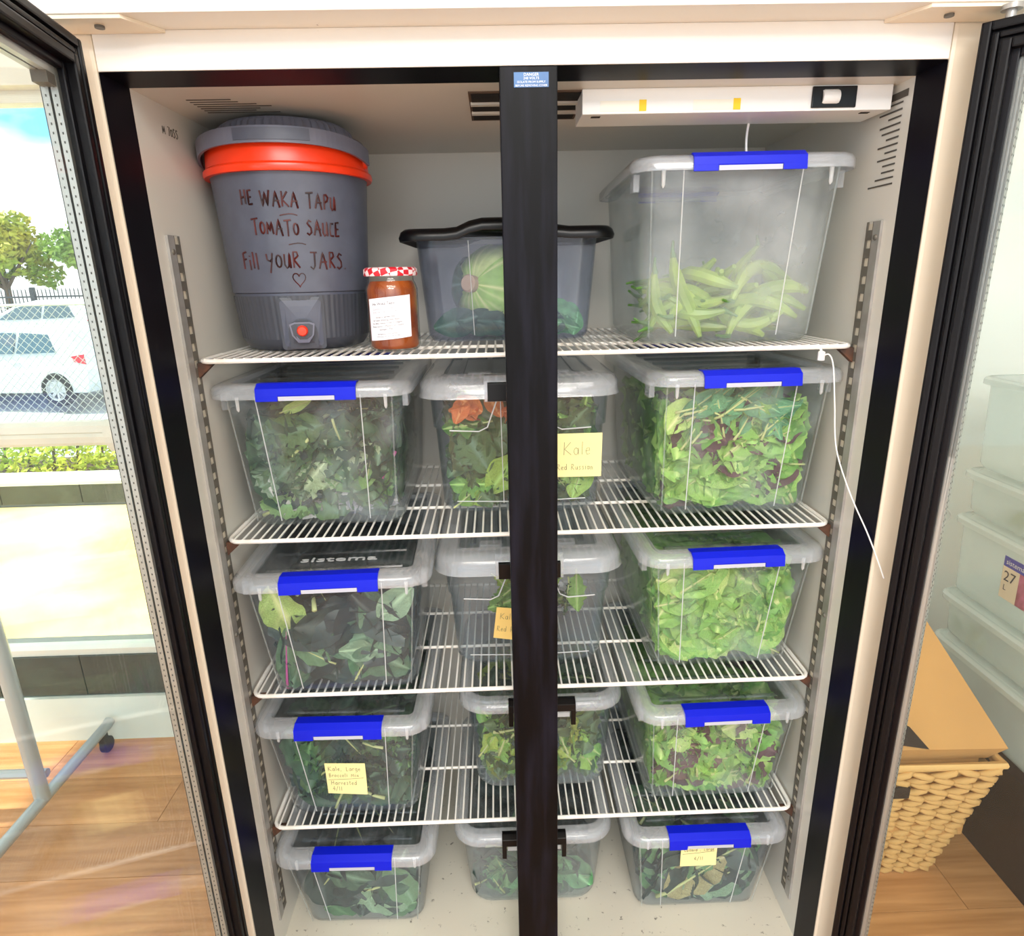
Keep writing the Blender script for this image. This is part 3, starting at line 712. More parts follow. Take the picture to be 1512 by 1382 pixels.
# ------------------------------------------------------------------ storage bins
def bin_base(label, loc, rz, group='clear storage bins in the refrigerator'):
    return empty('storage_bin', loc, rz, label, 'storage bin', group)
class Dim: pass
def dims(wb, wt, lb, lt, h):
    d = Dim(); d.wb, d.wt, d.lb, d.lt, d.h = wb, wt, lb, lt, h; return d
def at(d, z): k = z/d.h; return d.wb+(d.wt-d.wb)*k, d.lb+(d.lt-d.lb)*k
def body(e, d, mat, R=.034, step=None, th=.0024):
    lv = [0.0, .012, .03, d.h*.3, d.h*.6]+([step, step+.004] if step else [])+[d.h*.9, d.h]
    outer = []
    for z in lv:
        w, l = at(d, z); ex = 0
        if z == 0: w -= .014; l -= .014
        if step and z > step: ex = .008
        outer.append(rr(w+ex, l+ex, R, z))
    w, l = at(d, d.h); ex = .008 if step else 0
    outer.append(rr(w+ex+.012, l+ex+.012, R+.005, d.h+.001)); outer.append(rr(w+ex+.012, l+ex+.012, R+.005, d.h+.003))
    inner = []
    for z in [d.h+.003]+lv[::-1]:
        w, l = at(d, min(z, d.h)); ex = .008 if (step and z > step) else 0
        zz = z
        if z == 0: w -= .014; l -= .014; zz = th
        inner.append(rr(w+ex-2*th, l+ex-2*th, R-th, zz))
    return MB().loft(outer+inner).build('body', mat, e)
def front_y(d, z): return -at(d, z)[1]/2
def rib(par, d, fx, mat='rib_line', r=.0011, z0=.012):
    pts = []
    for z in (z0, d.h*.5, d.h-.002):
        w, l = at(d, z); pts.append((fx*w, -l/2-.0004, z))
    return MB().tube(pts, r, 5).build('mould_line', mat, par)
def bin_a(label, loc, rz, wb, wlid, lb, h, mat, lid_open=False):
    """tapered clear bin, milky lid, blue clip-on latches at both ends"""
    e = bin_base(label, loc, rz); wt = wlid-.038; d = dims(wb, wt, lb, lb+.066, h)
    b = body(e, d, mat)
    for fx in (-.30, .28): rib(b, d, fx)
    rib(b, d, -.455, 'bin_frost', .0016); rib(b, d, .455, 'bin_frost', .0016)
    for fx in (-.40, .42):
        w, l = at(d, h-.015); MB().tube([(fx*w, -l/2-.002, h-.002), (fx*w, -l/2-.002, h-.024), (fx*w, -l/2-.001, h-.028)], [.0035, .003, .001], 6).build('lug', 'rib_line', b)
    for sx in (-1, 1):
        w, l = at(d, h-.015); MB().box(*sorted((sx*w/2, sx*(w/2+.010))), -l/2+.03, -l/2+.06, h-.030, h-.003).build('side_tab', 'lid_milky', b)
    W, Lg = wlid, d.lt+.038
    prof = [(0, h-.004), (.0, h+.010), (.005, h+.017), (.014, h+.0205), (.034, h+.0205), (.038, h+.012)]
    rings = [rr(W-2*i, Lg-2*i, max(.046-i, .012), z) for i, z in prof]
    under = [rr(W-2*i, Lg-2*i, max(.046-i, .012), z) for i, z in ((.038, h+.0095), (.030, h+.018), (.014, h+.018), (.006, h+.014), (.0022, h+.009), (.0022, h-.004))]
    ld = MB().loft(rings+under+[rings[0]], cap0=False, cap1=False).build('lid', 'lid_milky', e)
    pn = MB().loft([rr(W-.075, Lg-.075, .012, h+.0095), rr(W-.075, Lg-.075, .012, h+.0118)]).build('panel', 'lid_panel', ld)
    nr = 6
    for k in range(nr):
        y = -(Lg-.12)/2+(Lg-.12)*k/(nr-1)
        MB().prism([(y-.005, h+.0118), (y-.003, h+.0150), (y+.003, h+.0150), (y+.005, h+.0118)], 'x', -(W-.11)/2, (W-.11)/2).build('ridge', 'lid_panel', ld)
    for sy in (-1, 1):
        yf = sy*Lg/2; LW = W*.485/2; o = sy
        pf = [(yf-o*.034, h+.0212), (yf-o*.012, h+.0228), (yf+o*.0012, h+.0150), (yf+o*.0030, h+.003), (yf+o*.0022, h+.001), (yf+o*.0004, h+.011), (yf-o*.013, h+.0208), (yf-o*.034, h+.0206)]
        la = MB().prism(pf, 'x', -LW, LW)
        for a, c in ((-LW, -LW*.56), (LW*.58, LW)):
            la.prism([(yf+o*.0030, h+.0035), (yf+o*.0042, h-.007), (yf+o*.0008, h-.007), (yf+o*.0008, h+.0035)], 'x', a, c)
        lo = la.build('latch', 'blue_latch', e, bevel=.0006)
        MB().box(-LW*.55, LW*.57, *sorted((yf+o*.0002, yf+o*.0026)), h-.0062, h+.0012).build('clip_bar', 'white_clip', lo)
    return e, d
def bin_b(label, loc, rz, wb, wlid, lb, h, mat):
    """clear bin with stepped hand-grip shoulders, domed milky lid and a small black latch"""
    e = bin_base(label, loc, rz); wt = wlid-.050; d = dims(wb, wt, lb, lb+.05, h); st = h*.70
    b = body(e, d, mat, R=.045, step=st)
    for sx in (-1, 1):
        w, l = at(d, st); w2, l2 = at(d, h)
        MB().tube([(sx*(w/2-.03), -l/2-.0045, st+.003), (sx*w*.24, -l/2-.005, st), (sx*w*.19, -l/2-.0055, st+.008), (sx*w2*.12, -l2/2-.005, h-.004)], .0014, 5).build('grip_line', 'rib_line', b)
    rib(b, d, -.11, r=.0009, z0=.02)
    w, l = at(d, .022); MB().tube([(-w/2+.03, -l/2-.0006, .026), (0, -l/2-.0006, .022), (w/2-.03, -l/2-.0006, .026)], .0012, 5).build('foot_line', 'rib_line', b)
    W, Lg = wlid, d.lt+.042
    prof = [(0, h-.008), (.003, h-.002), (.004, h+.016), (.012, h+.026), (.026, h+.030), (.050, h+.032), (.054, h+.026)]
    rings = [rr(W-2*i, Lg-2*i, max(.060-i, .015), z) for i, z in prof]
    under = [rr(W-2*i, Lg-2*i, max(.060-i, .015), z) for i, z in ((.054, h+.0235), (.048, h+.0295), (.026, h+.0275), (.014, h+.0235), (.0065, h+.014), (.0025, h-.008))]
    ld = MB().loft(rings+under+[rings[0]], cap0=False, cap1=False).build('lid', 'lid_milky', e)
    MB().loft([rr(W-.107, Lg-.107, .015, h+.0235), rr(W-.107, Lg-.107, .015, h+.026)]).build('panel', 'lid_panel', ld)
    for k in range(5):
        x = -(W-.16)/2+(W-.16)*k/4; MB().box(x-.006, x+.006, -(Lg-.16)/2, (Lg-.16)/2, h+.026, h+.0285).build('ridge', 'lid_panel', ld)
    for sx in (-1, 1): MB().box(sx*.075-.022, sx*.075+.022, -(Lg-.13)/2, -(Lg-.13)/2+.022, h+.026, h+.031).build('stacking_pad', 'lid_milky', ld)
    for sy in (-1, 1):
        yf = sy*Lg/2; o = sy
        MB().prism([(yf-o*.040, h+.0325), (yf-o*.012, h+.0335), (yf+o*.004, h+.026), (yf+o*.005, h-.012), (yf+o*.0005, h-.012), (yf-.0*o, h+.018), (yf-o*.012, h+.0300)], 'x', -.066, .066).build('latch_mount', 'lid_milky', e)
        MB().prism([(yf+o*.004, h+.024), (yf+o*.010, h+.022), (yf+o*.010, h-.010), (yf+o*.004, h-.012)], 'x', -.060, .060).build('latch', 'black_latch', e, bevel=.001)
    return e, d
def bin_c(label, loc, rz, wb, wlid, lb, h, mat):
    """clear bin with a thick base, thin lid and black bracket clips"""
    e = bin_base(label, loc, rz); wt = wlid-.034; d = dims(wb, wt, lb, lb+.045, h)
    b = body(e, d, mat, R=.05)
    w, l = at(d, .012); MB().loft([rr(w-.020, l-.020, .045, .001), rr(w-.004, l-.004, .05, .006), rr(w-.003, l-.003, .05, .026), rr(w-.012, l-.012, .05, .028)]).build('base_band', 'bin_frost', b)
    W, Lg = wlid, d.lt+.032
    prof = [(0, h-.006), (.0, h+.004), (.006, h+.012), (.010, h+.013), (.012, h+.018), (.026, h+.020), (.032, h+.014)]
    rings = [rr(W-2*i, Lg-2*i, max(.062-i, .02), z) for i, z in prof]
    under = [rr(W-2*i, Lg-2*i, max(.062-i, .02), z) for i, z in ((.032, h+.0115), (.025, h+.0175), (.014, h+.0155), (.008, h+.010), (.0022, h+.003), (.0022, h-.006))]
    ld = MB().loft(rings+under+[rings[0]], cap0=False, cap1=False).build('lid', 'lid_milky', e)
    MB().loft([rr(W-.064, Lg-.064, .02, h+.0115), rr(W-.064, Lg-.064, .02, h+.014)]).build('panel', 'lid_panel', ld)
    for sx in (-1, 1): MB().box(sx*.085-.0015, sx*.085+.0015, -(Lg-.09)/2, (Lg-.09)/2, h+.014, h+.0165).build('ridge', 'lid_panel', ld)
    for sy in (-1, 1):
        yf = sy*Lg/2; o = sy; K = .071
        m = MB().prism([(yf-o*.016, h+.021), (yf-o*.006, h+.0225), (yf+o*.006, h+.016), (yf+o*.0075, h+.000), (yf+o*.002, h+.000), (yf-o*.002, h+.014), (yf-o*.016, h+.0185)], 'x', -K, K)
        for a in (-1, 1): m.prism([(yf+o*.0075, h+.004), (yf+o*.0075, h-.034), (yf+o*.001, h-.034), (yf+o*.001, h+.004)], 'x', *sorted((a*K, a*(K-.010))))
        lo = m.build('latch', 'black_latch', e, bevel=.0012)
        MB().box(-K+.012, K-.012, *sorted((yf-o*.004, yf+o*.001)), h-.018, h-.008).build('catch', 'rib_line', b)
    return e, d
def bin_d(label, loc, rz, wb, wlid, lb, h, mat):
    """smoky bin with a black lid that arches up in the middle"""
    e = bin_base(label, loc, rz); wt = wlid-.056; d = dims(wb, wt, lb, lb+.03, h)
    b = body(e, d, mat, R=.04)
    rib(b, d, -.21, r=.0008)
    W, Lg = wlid, d.lt+.05
    def hump(x):
        t = max(0, min(1, (.105-abs(x))/.055)); return .017*(t*t*(3-2*t))
    def rg(i, z): return [(p[0], p[1], p[2]+hump(p[0])) for p in rrx(W-2*i, Lg-2*i, max(.04-i, .01), z)]
    rings = [rg(i, z) for i, z in ((0.0, h-.003), (-.002, h+.004), (.002, h+.014), (.010, h+.019), (.030, h+.020), (.034, h+.014))]
    under = [rg(i, z) for i, z in ((.034, h+.011), (.028, h+.016), (.010, h+.015), (.005, h+.010), (.003, h-.003))]
    ld = MB().loft(rings+under+[rings[0]], cap0=False, cap1=False).build('lid', 'black_latch', e)
    inner = rg(.034, h+.011)
    MB().loft([inner, rg(.034, h+.014)]).build('panel', 'black_latch', ld)
    return e, d
def rrx(w, l, r, z, n=5, m=14):
    """rounded rectangle with extra points on the front and back edges"""
    pts = []; base = rr(w, l, r, z, n)
    k = n+1
    pts += base[0:k]
    pts += [((w/2-r)-(w-2*r)*i/m, l/2, z) for i in range(1, m)]
    pts += base[k:3*k]
    pts += [(-(w/2-r)+(w-2*r)*i/m, -l/2, z) for i in range(1, m)]
    pts += base[3*k:4*k]
    return pts

# ------------------------------------------------------------------ leaves
def leaf_mesh(name, L=1, W=.6, tip=.8, frill=.0, ff=9, lobes=0, lamp=0, curl=.15, bend=.2, seed=0, nu=12, nv=8):
    q = random.Random(seed); ph = [q.uniform(0, 6) for _ in range(6)]
    vs = []; vein = []
    for i in range(nu+1):
        u = i/nu
        wd = W/2*max(.03, math.sin(PI*min(1, .04+.94*u**tip)))**.75
        if lobes: wd *= 1-lamp*(.5+.5*math.cos(2*PI*lobes*u+ph[0]))*min(1, 3*(1-u))
        for j in range(nv+1):
            v = -1+2*j/nv; a = abs(v)
            edge = a**2.2
            x = v*wd*(1+(frill*.5)*edge*math.sin(ff*3.1*u+ph[1]+v))
            y = (u-.5)*L + frill*.25*L*edge*math.sin(ff*2*u+ph[2]+2*v)
            z = curl*W*(v*v-.3)+bend*L*((u-.5)**2-.08)*(1 if seed % 2 else -1)+frill*W*edge*math.sin(ff*2*PI*u+ph[3]+(1.3 if v > 0 else 0))+.03*W*math.sin(5*u+ph[4]+3*v)
            vs.append((x, y, z))
            side = abs(((u*7-a*1.6) % 1)-.5)
            vein.append(1.0 if a < .12 else (.22 if side < .10 else 0.0))
    fs = []
    for i in range(nu):
        for j in range(nv):
            a = i*(nv+1)+j; fs.append((a, a+1, a+nv+2, a+nv+1))
    return vs, fs, vein
def make_leaf(name, **k):
    vs, fs, vein = leaf_mesh(name, **k)
    me = bpy.data.meshes.new(name); me.from_pydata(vs, [], fs); me.polygons.foreach_set('use_smooth', [True]*len(fs))
    at_ = me.attributes.new('vein', 'FLOAT', 'POINT'); at_.data.foreach_set('value', vein); me.update(); return me
KINDS = {
 'lettuce': [dict(W=.72, tip=.95, frill=.09, ff=5, curl=.10, bend=.14, seed=s) for s in (1, 2, 3, 4)],
 'broad': [dict(W=.66, tip=.9, frill=.04, ff=3, curl=.06, bend=.08, seed=s) for s in (11, 12, 13)],
 'kale': [dict(W=.62, tip=1.0, frill=.15, ff=8, lobes=4, lamp=.32, curl=.06, bend=.10, seed=s, nu=18) for s in (21, 22, 23, 24)],
 'oak': [dict(W=.60, tip=1.0, frill=.10, ff=5, lobes=3, lamp=.55, curl=.08, bend=.12, seed=s, nu=16) for s in (31, 32, 33)],
 'long': [dict(W=.34, tip=.8, frill=.06, ff=4, curl=.12, bend=.12, seed=s) for s in (41, 42, 43)],
}
LEAF_V = {}
def leaf_variant(kind, i, mat):
    key = (kind, i, mat)
    if key not in LEAF_V:
        me = make_leaf('leaf_blade', **KINDS[kind][i]); me.materials.append(MATS[mat]); co = np.array([v.co[:] for v in me.vertices]); LEAF_V[key] = (me, co)
    return LEAF_V[key]
STALK = {}
def stalk_mesh(mat):
    if mat not in STALK:
        me = MB().tube([(0, -.66, -.03), (0, -.5, .005), (0, -.2, .012), (0, .15, .01), (0, .45, .004)], [.028, .024, .018, .010, .003], 5).mesh('stalk'); me.materials.append(MATS[mat]); STALK[mat] = me
    return STALK[mat]
def inside_shift(co, d, top=None, pad=.005):
    """move a cloud of points (bin space) so that it stays inside the bin"""
    co = co.copy()
    for _ in range(3):
        k = np.clip(co[:, 2]/d.h, 0, 1); hw = (d.wb+(d.wt-d.wb)*k)/2-pad-.008; hl = (d.lb+(d.lt-d.lb)*k)/2-pad
        sx = 0.0
        o = (co[:, 0]-hw).max(); u = (-hw-co[:, 0]).max()
        if o > 0 and u <= 0: sx = -o
        elif u > 0 and o <= 0: sx = u
        elif o > 0: sx = (u-o)/2
        sy = 0.0; fo = (-hl-co[:, 1]).max(); bo = (co[:, 1]-hl).max()
        if fo > 0: sy = fo
        elif bo > 0: sy = -bo
        sz = 0.0; lo = (.007-co[:, 2]).max(); hi = (co[:, 2]-(top or d.h-.006)).max()
        if lo > 0: sz = lo
        elif hi > 0: sz = -hi
        co += np.array([sx, sy, sz])
    return co
def leaf_rot(q, tilt, up=False, spin=None):
    sp = q.uniform(0, 2*PI) if spin is None else spin
    R = Matrix.Rotation(sp, 3, 'Z')
    if up: base = Matrix.Identity(3)
    else: base = Matrix.Rotation(PI/2, 3, 'X')       # blade normal towards -y
    T = Euler((q.gauss(0, tilt), q.gauss(0, tilt), q.gauss(0, tilt))).to_matrix()
    return T @ base @ R
def put_leaf(e, d, mesh, co, pos, R, size, label, group, stalk=None, name='salad_leaf', top=None, cat='leaf'):
    if stalk: co = np.vstack([co, [[0, -.66, -.03]]])
    pts = (co*size) @ np.array(R).T+np.array(pos)
    p2 = inside_shift(pts, d, top); sh = (p2-pts)[0]
    loc = Vector(pos)+Vector(sh)
    Mw = Matrix.Translation(e.location) @ Matrix.Rotation(e.rotation_euler.z, 4, 'Z') @ Matrix.Translation(loc) @ R.to_4x4() @ Matrix.Scale(size, 4)
    o = link(name, mesh, None); o.matrix_world = Mw; tag(o, label, cat, group)
    if stalk:
        s = link('stalk', stalk_mesh(stalk), None, o)
    return o
ADJ = {'kale_green': 'mid-green', 'kale_grey': 'pale purple-grey', 'kale_dark': 'dark green', 'kale_blue': 'blackish blue-green', 'mix_green': 'fresh green', 'mix_dark': 'olive', 'lettuce_green': 'bright green', 'lettuce_lime': 'lime', 'lettuce_red': 'dark red', 'collard': 'grey-green', 'collard_dark': 'blackish green', 'collard_lime': 'lime', 'chard': 'mid-green', 'yellow_green': 'yellow-green', 'pale_green': 'pale green', 'pale_kale': 'whitish green', 'collard_pale': 'light grey-green'}
def fill_bin(e, d, n, kinds, size, fill, label, group, seed, stalk='stem_pale', core=None, ncore=140, tilt=.35, depth=.022, xr=(-1, 1), topn=6, block=.86):
    """n single leaves pressed against the front of the bin, then a joined heap behind them"""
    q = random.Random(seed)
    ztop = d.h*fill
    for i in range(n+topn):
        kd, mt = q.choices([k[:2] for k in kinds], [k[2] for k in kinds])[0]
        me, co = leaf_variant(kd, q.randrange(len(KINDS[kd])), mt)
        s = size*q.uniform(.7, 1.25)
        z = .02+(ztop-.03)*((i+.5)/n if i < n else 1)*q.uniform(.85, 1.1)
        z = max(.02, min(z, ztop))
        w, l = at(d, z)
        x = (xr[0]+(xr[1]-xr[0])*q.random())*(w/2-.03)
        if i < n:
            pos = (x, -l/2+.012+q.random()*depth, z); R = leaf_rot(q, tilt)
        else:
            pos = (x, q.uniform(-l/2+.05, l/2-.05), ztop); R = leaf_rot(q, tilt, up=True)
        lb_ = ADJ.get(mt, 'green')+' '+label+(', low' if z < ztop*.36 else (', midway' if z < ztop*.7 else ', uppermost'))
        put_leaf(e, d, me, co, pos, R, s, lb_, group, stalk if q.random() < .4 else None, top=max(ztop+.02, .05) if fill < .95 else None)
    if ncore:
        vs_all = []; fs_all = []; vn = []
        kd = kinds[0][0]; protos = [leaf_mesh('c', **{**KINDS[kd][i % len(KINDS[kd])], 'nu': 8, 'nv': 4}) for i in range(4)]
        for i in range(ncore):
            vs, fs, ve = protos[i % 4]; co = np.array(vs); s = size*q.uniform(.8, 1.3)
            z = q.uniform(.015, ztop-.01); w, l = at(d, z); side = q.random()
            if side < .45: pos = (q.uniform(-.46, .46)*w, -l/2+.03+q.random()*.02, z); R = leaf_rot(q, .3)
            elif side < .75: pos = (q.uniform(-.44, .44)*w, q.uniform(-.42, .42)*l, ztop-.01); R = leaf_rot(q, .3, up=True)
            else:
                sx = q.choice((-1, 1)); pos = (sx*(w/2-.02), q.uniform(-.45, .45)*l, z); R = Matrix.Rotation(sx*PI/2, 3, 'Z') @ leaf_rot(q, .3)
            pts = inside_shift((co*s) @ np.array(R).T+np.array(pos), d, max(ztop+.012, .04) if fill < .95 else None)
            o0 = len(vs_all); vs_all += [tuple(p) for p in pts]; fs_all += [tuple(k+o0 for k in f) for f in fs]; vn += ve
        # the packed middle of the heap
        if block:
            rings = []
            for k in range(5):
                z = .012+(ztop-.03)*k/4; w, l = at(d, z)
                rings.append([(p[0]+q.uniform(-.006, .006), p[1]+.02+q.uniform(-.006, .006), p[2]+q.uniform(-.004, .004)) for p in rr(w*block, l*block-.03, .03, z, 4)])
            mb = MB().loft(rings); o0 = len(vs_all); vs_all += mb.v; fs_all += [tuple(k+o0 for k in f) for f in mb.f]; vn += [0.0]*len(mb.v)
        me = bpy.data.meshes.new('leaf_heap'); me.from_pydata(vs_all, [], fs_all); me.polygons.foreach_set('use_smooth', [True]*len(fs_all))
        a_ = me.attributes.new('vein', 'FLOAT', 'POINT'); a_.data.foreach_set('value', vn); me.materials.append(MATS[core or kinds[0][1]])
        o = link('leaf_heap', me, None); o.location = e.location; o.rotation_euler = e.rotation_euler
        tag(o, 'packed heap of '+group, 'leaves', None, 'stuff')

leaf_mat('kale_green', ['#2e4a2c', '#3f6a38', '#5a8a48', '#8fae70'])
leaf_mat('kale_grey', ['#a9a6ae', '#8f8c98', '#b9b4b4', '#7d9a7c'])
leaf_mat('pale_kale', ['#93aa84', '#a9bb94', '#7c9a70'])
leaf_mat('collard_pale', ['#7f9e7c', '#92ae88', '#708f72'])
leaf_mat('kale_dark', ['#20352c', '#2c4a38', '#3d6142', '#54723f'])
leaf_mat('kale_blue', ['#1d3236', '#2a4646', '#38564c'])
leaf_mat('mix_green', ['#4c7a30', '#6fa040', '#93bb52', '#b9c64c'])
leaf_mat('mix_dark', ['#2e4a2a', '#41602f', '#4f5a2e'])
leaf_mat('petal_orange', ['#c2571f', '#d8792e', '#a8482a'])
leaf_mat('lettuce_green', ['#5f9a3c', '#84b84e', '#a3cc66', '#6aa84a'])
leaf_mat('lettuce_lime', ['#8cc04e', '#aad868', '#c3df7c', '#7ab344'])
leaf_mat('lettuce_red', ['#4a2834', '#63404a', '#5a3240', '#7c5f5c'])
leaf_mat('herb_blue', ['#4f8a5c', '#6aa676', '#3f7a50'])
leaf_mat('collard', ['#33523e', '#44664a', '#587a58', '#6f9468'])
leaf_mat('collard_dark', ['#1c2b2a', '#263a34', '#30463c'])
leaf_mat('collard_lime', ['#9fbe62', '#b4cc74'])
leaf_mat('chard', ['#3c6a44', '#558452', '#6d9a62', '#47704a'])
leaf_mat('chard_brown', ['#a09464', '#a8a070'])
leaf_mat('yellow_green', ['#7f9a34', '#a3b442', '#c1c854', '#8a9a3c'])
leaf_mat('pale_green', ['#5c9a62', '#78b27a', '#4c8a58'])

BINS = {}
Y = lambda yf, lb: yf+lb/2
# key: (type, cx, yfront, rz, wb, wlid, h, material, label)
SPEC = {
 '1M': ('d', -.030, .290, 0, .320, .405, .190, 'bin_violet', 'smoky clear bin with an arched black lid holding a cabbage'),
 '1R': ('a', .364, .160, -.03, .308, .372, .283, 'bin_fog', 'foggy clear bin of long green peppers with blue latch, on the top shelf'),
 '2L': ('a', -.389, .165, 0, .291, .358, .260, 'bin_cond', 'clear bin of pale purple-grey and green curly kale, blue latch, under the drink dispenser'),
 '2M': ('b', -.014, .208, 0, .313, .386, .246, 'bin_clear', 'clear bin with black latch holding leafy greens and orange petals, kale note on it'),
 '2R': ('a', .388, .165, .03, .302, .362, .264, 'bin_cond', 'clear bin of mixed red and green lettuce topped with feathery herbs, blue latch'),
 '3L': ('a', -.378, .107, .03, .280, .366, .252, 'bin_clear', 'clear bin with a few large dark collard leaves, blue latch, jutting over the shelf edge'),
 '3M': ('b', -.003, .182, 0, .307, .382, .235, 'bin_clear', 'nearly empty clear bin with black latch and a torn yellow note'),
 '3R': ('a', .386, .153, .03, .283, .366, .254, 'bin_cond', 'clear bin packed full of bright green lettuce leaves, blue latch'),
 '4L': ('a', -.388, .131, -.02, .270, .360, .246, 'bin_clear', 'clear bin of dark curly kale with blue latch and handwritten yellow note'),
 '4M': ('c', .020, .188, 0, .294, .358, .236, 'bin_clear', 'clear bin with black bracket latch holding loose yellow-green salad leaves'),
 '4R': ('a', .389, .140, .02, .289, .360, .241, 'bin_cond', 'clear bin packed with green and purple lettuce, blue latch, on the lowest wire shelf'),
 '5L': ('a', -.389, .122, -.02, .262, .352, .224, 'bin_clear', 'clear bin of broad dark green leaves with blue latch, on the refrigerator floor'),
 '5M': ('c', -.002, .158, 0, .298, .363, .216, 'bin_frost', 'frosty clear bin with black bracket latch on the refrigerator floor'),
 '5R': ('a', .375, .128, 0, .279, .363, .239, 'bin_clear', 'clear bin of large flat chard leaves with blue latch and small yellow note'),
}
ZROW = {'1': ZS[0], '2': ZS[1], '3': ZS[2], '4': ZS[3], '5': 0.0}
for k, (ty, cx, yf, rz, wb, wl, h, mat, lab) in SPEC.items():
    lb = min(.38, .527-yf)
    fn = {'a': bin_a, 'b': bin_b, 'c': bin_c, 'd': bin_d}[ty]
    BINS[k] = fn(lab, (cx, yf+lb/2, ZROW[k[0]]+.0008), rz, wb, wl, lb, h, mat)

# --- 2L kale, 4L kale
def arrange(key, items, base, group, seed):
    """single leaves laid one by one against the front: (kind, variant, material, x, z, size, spin, stalk)"""
    e, d = BINS[key]; q = random.Random(seed)
    items = sorted(items, key=lambda t: t[2] in ('kale_grey', 'collard_pale'))     # pale leaves lie foremost
    for i, (kd, vi, mt, x, z, sz, sp, stk) in enumerate(items):
        me, co = leaf_variant(kd, vi % len(KINDS[kd]), mt); l = at(d, z)[1]
        zt = d.h*.9
        lab = ADJ.get(mt, 'green')+' '+base+(', low' if z < zt*.36 else (', midway' if z < zt*.7 else ', uppermost'))
        put_leaf(e, d, me, co, (x, -l/2+(.022 if key == '5R' else .008)+.002*(len(items)-i), z), leaf_rot(q, .05, spin=sp), sz, lab, group, stk)
e, d = BINS['2L']
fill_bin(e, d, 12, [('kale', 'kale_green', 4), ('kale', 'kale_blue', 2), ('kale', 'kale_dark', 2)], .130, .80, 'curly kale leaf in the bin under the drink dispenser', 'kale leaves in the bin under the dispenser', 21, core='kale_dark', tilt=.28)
g = 'kale_grey'; G1 = 'kale_green'; PLG = 'pale_kale'
arrange('2L', [('broad', 0, G1, -.055, .150, .105, .3, None), ('kale', 1, PLG, .060, .150, .115, 1.2, None), ('kale', 2, g, -.085, .060, .150, .9, None), ('kale', 0, g, .000, .045, .165, 1.9, None), ('kale', 3, g, .085, .040, .120, 1.4, None),
   ('kale', 0, G1, .105, .075, .110, 2.6, 'stem_pink'), ('kale', 2, PLG, .020, .115, .110, -.6, None), ('broad', 2, G1, .060, .100, .105, 2.2, None), ('kale', 1, g, -.110, .100, .085, .2, None), ('long', 0, 'collard_lime', -.030, .236, .060, -1.15, 'stem_pale'), ('kale', 3, G1, -.115, .025, .090, 1.4, None), ('kale', 1, PLG, -.03, .085, .10, 2.4, None)],
   'curly kale leaf in the bin under the drink dispenser', 'kale leaves in the bin under the dispenser', 4)
e, d = BINS['4L']
fill_bin(e, d, 24, [('kale', 'kale_dark', 5), ('kale', 'kale_green', 2.2), ('kale', 'kale_blue', .6)], .125, .86, 'curly kale leaf in the bin with the Harvested note', 'kale leaves in the bin with the Harvested note', 42, core='kale_dark', tilt=.3)
# --- 2M mixed greens
e, d = BINS['2M']
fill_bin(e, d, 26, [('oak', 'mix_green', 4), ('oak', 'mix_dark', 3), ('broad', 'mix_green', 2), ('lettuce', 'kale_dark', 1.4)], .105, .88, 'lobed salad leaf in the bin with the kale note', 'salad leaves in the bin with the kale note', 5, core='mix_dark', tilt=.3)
q = random.Random(8)
for k in range(9):
    me, co = leaf_variant('broad', k % 3, 'petal_orange')
    put_leaf(e, d, me, co, (q.uniform(-.12, -.01), -d.lb/2-.005, q.uniform(.185, .225)), leaf_rot(q, .5), .055, 'orange nasturtium petal at the top of the bin with the kale note', 'orange petals in the kale-note bin', name='orange_petal', cat='petal')
# --- 2R, 4R mixed lettuce
e, d = BINS['2R']
fill_bin(e, d, 46, [('lettuce', 'lettuce_green', 4), ('lettuce', 'lettuce_lime', 2), ('lettuce', 'lettuce_red', 3.2)], .105, .80, 'ruffled lettuce leaf in the bin topped with herbs', 'lettuce leaves in the herb-topped bin', 13, core='lettuce_green', tilt=.28)
q = random.Random(3)
for k in range(18):
    me, co = leaf_variant('long', k % 3, 'herb_blue')
    put_leaf(e, d, me, co, (q.uniform(-.10, .08), -d.lb/2-.008, q.uniform(.185, .245)), leaf_rot(q, .25, spin=q.uniform(-2.2, -.6)), .10, 'blue-green feathery herb sprig on top of the red and green lettuce', 'herb sprigs on the lettuce', 'stem_pale', name='herb_sprig', cat='herb')
e, d = BINS['4R']
fill_bin(e, d, 46, [('lettuce', 'lettuce_green', 4), ('lettuce', 'lettuce_lime', 3), ('lettuce', 'lettuce_red', 2.6)], .100, .95, 'ruffled lettuce leaf in the packed bin on the lowest wire shelf', 'lettuce leaves in the bin on the lowest wire shelf', 14, core='lettuce_green', tilt=.28)
# --- 3R bright lettuce
e, d = BINS['3R']
fill_bin(e, d, 42, [('lettuce', 'lettuce_green', 5), ('lettuce', 'lettuce_lime', 3), ('long', 'lettuce_lime', 2), ('broad', 'lettuce_green', 2)], .120, .97, 'lettuce leaf in the all-green packed bin', 'lettuce leaves in the all-green bin', 15, core='lettuce_green', tilt=.28)
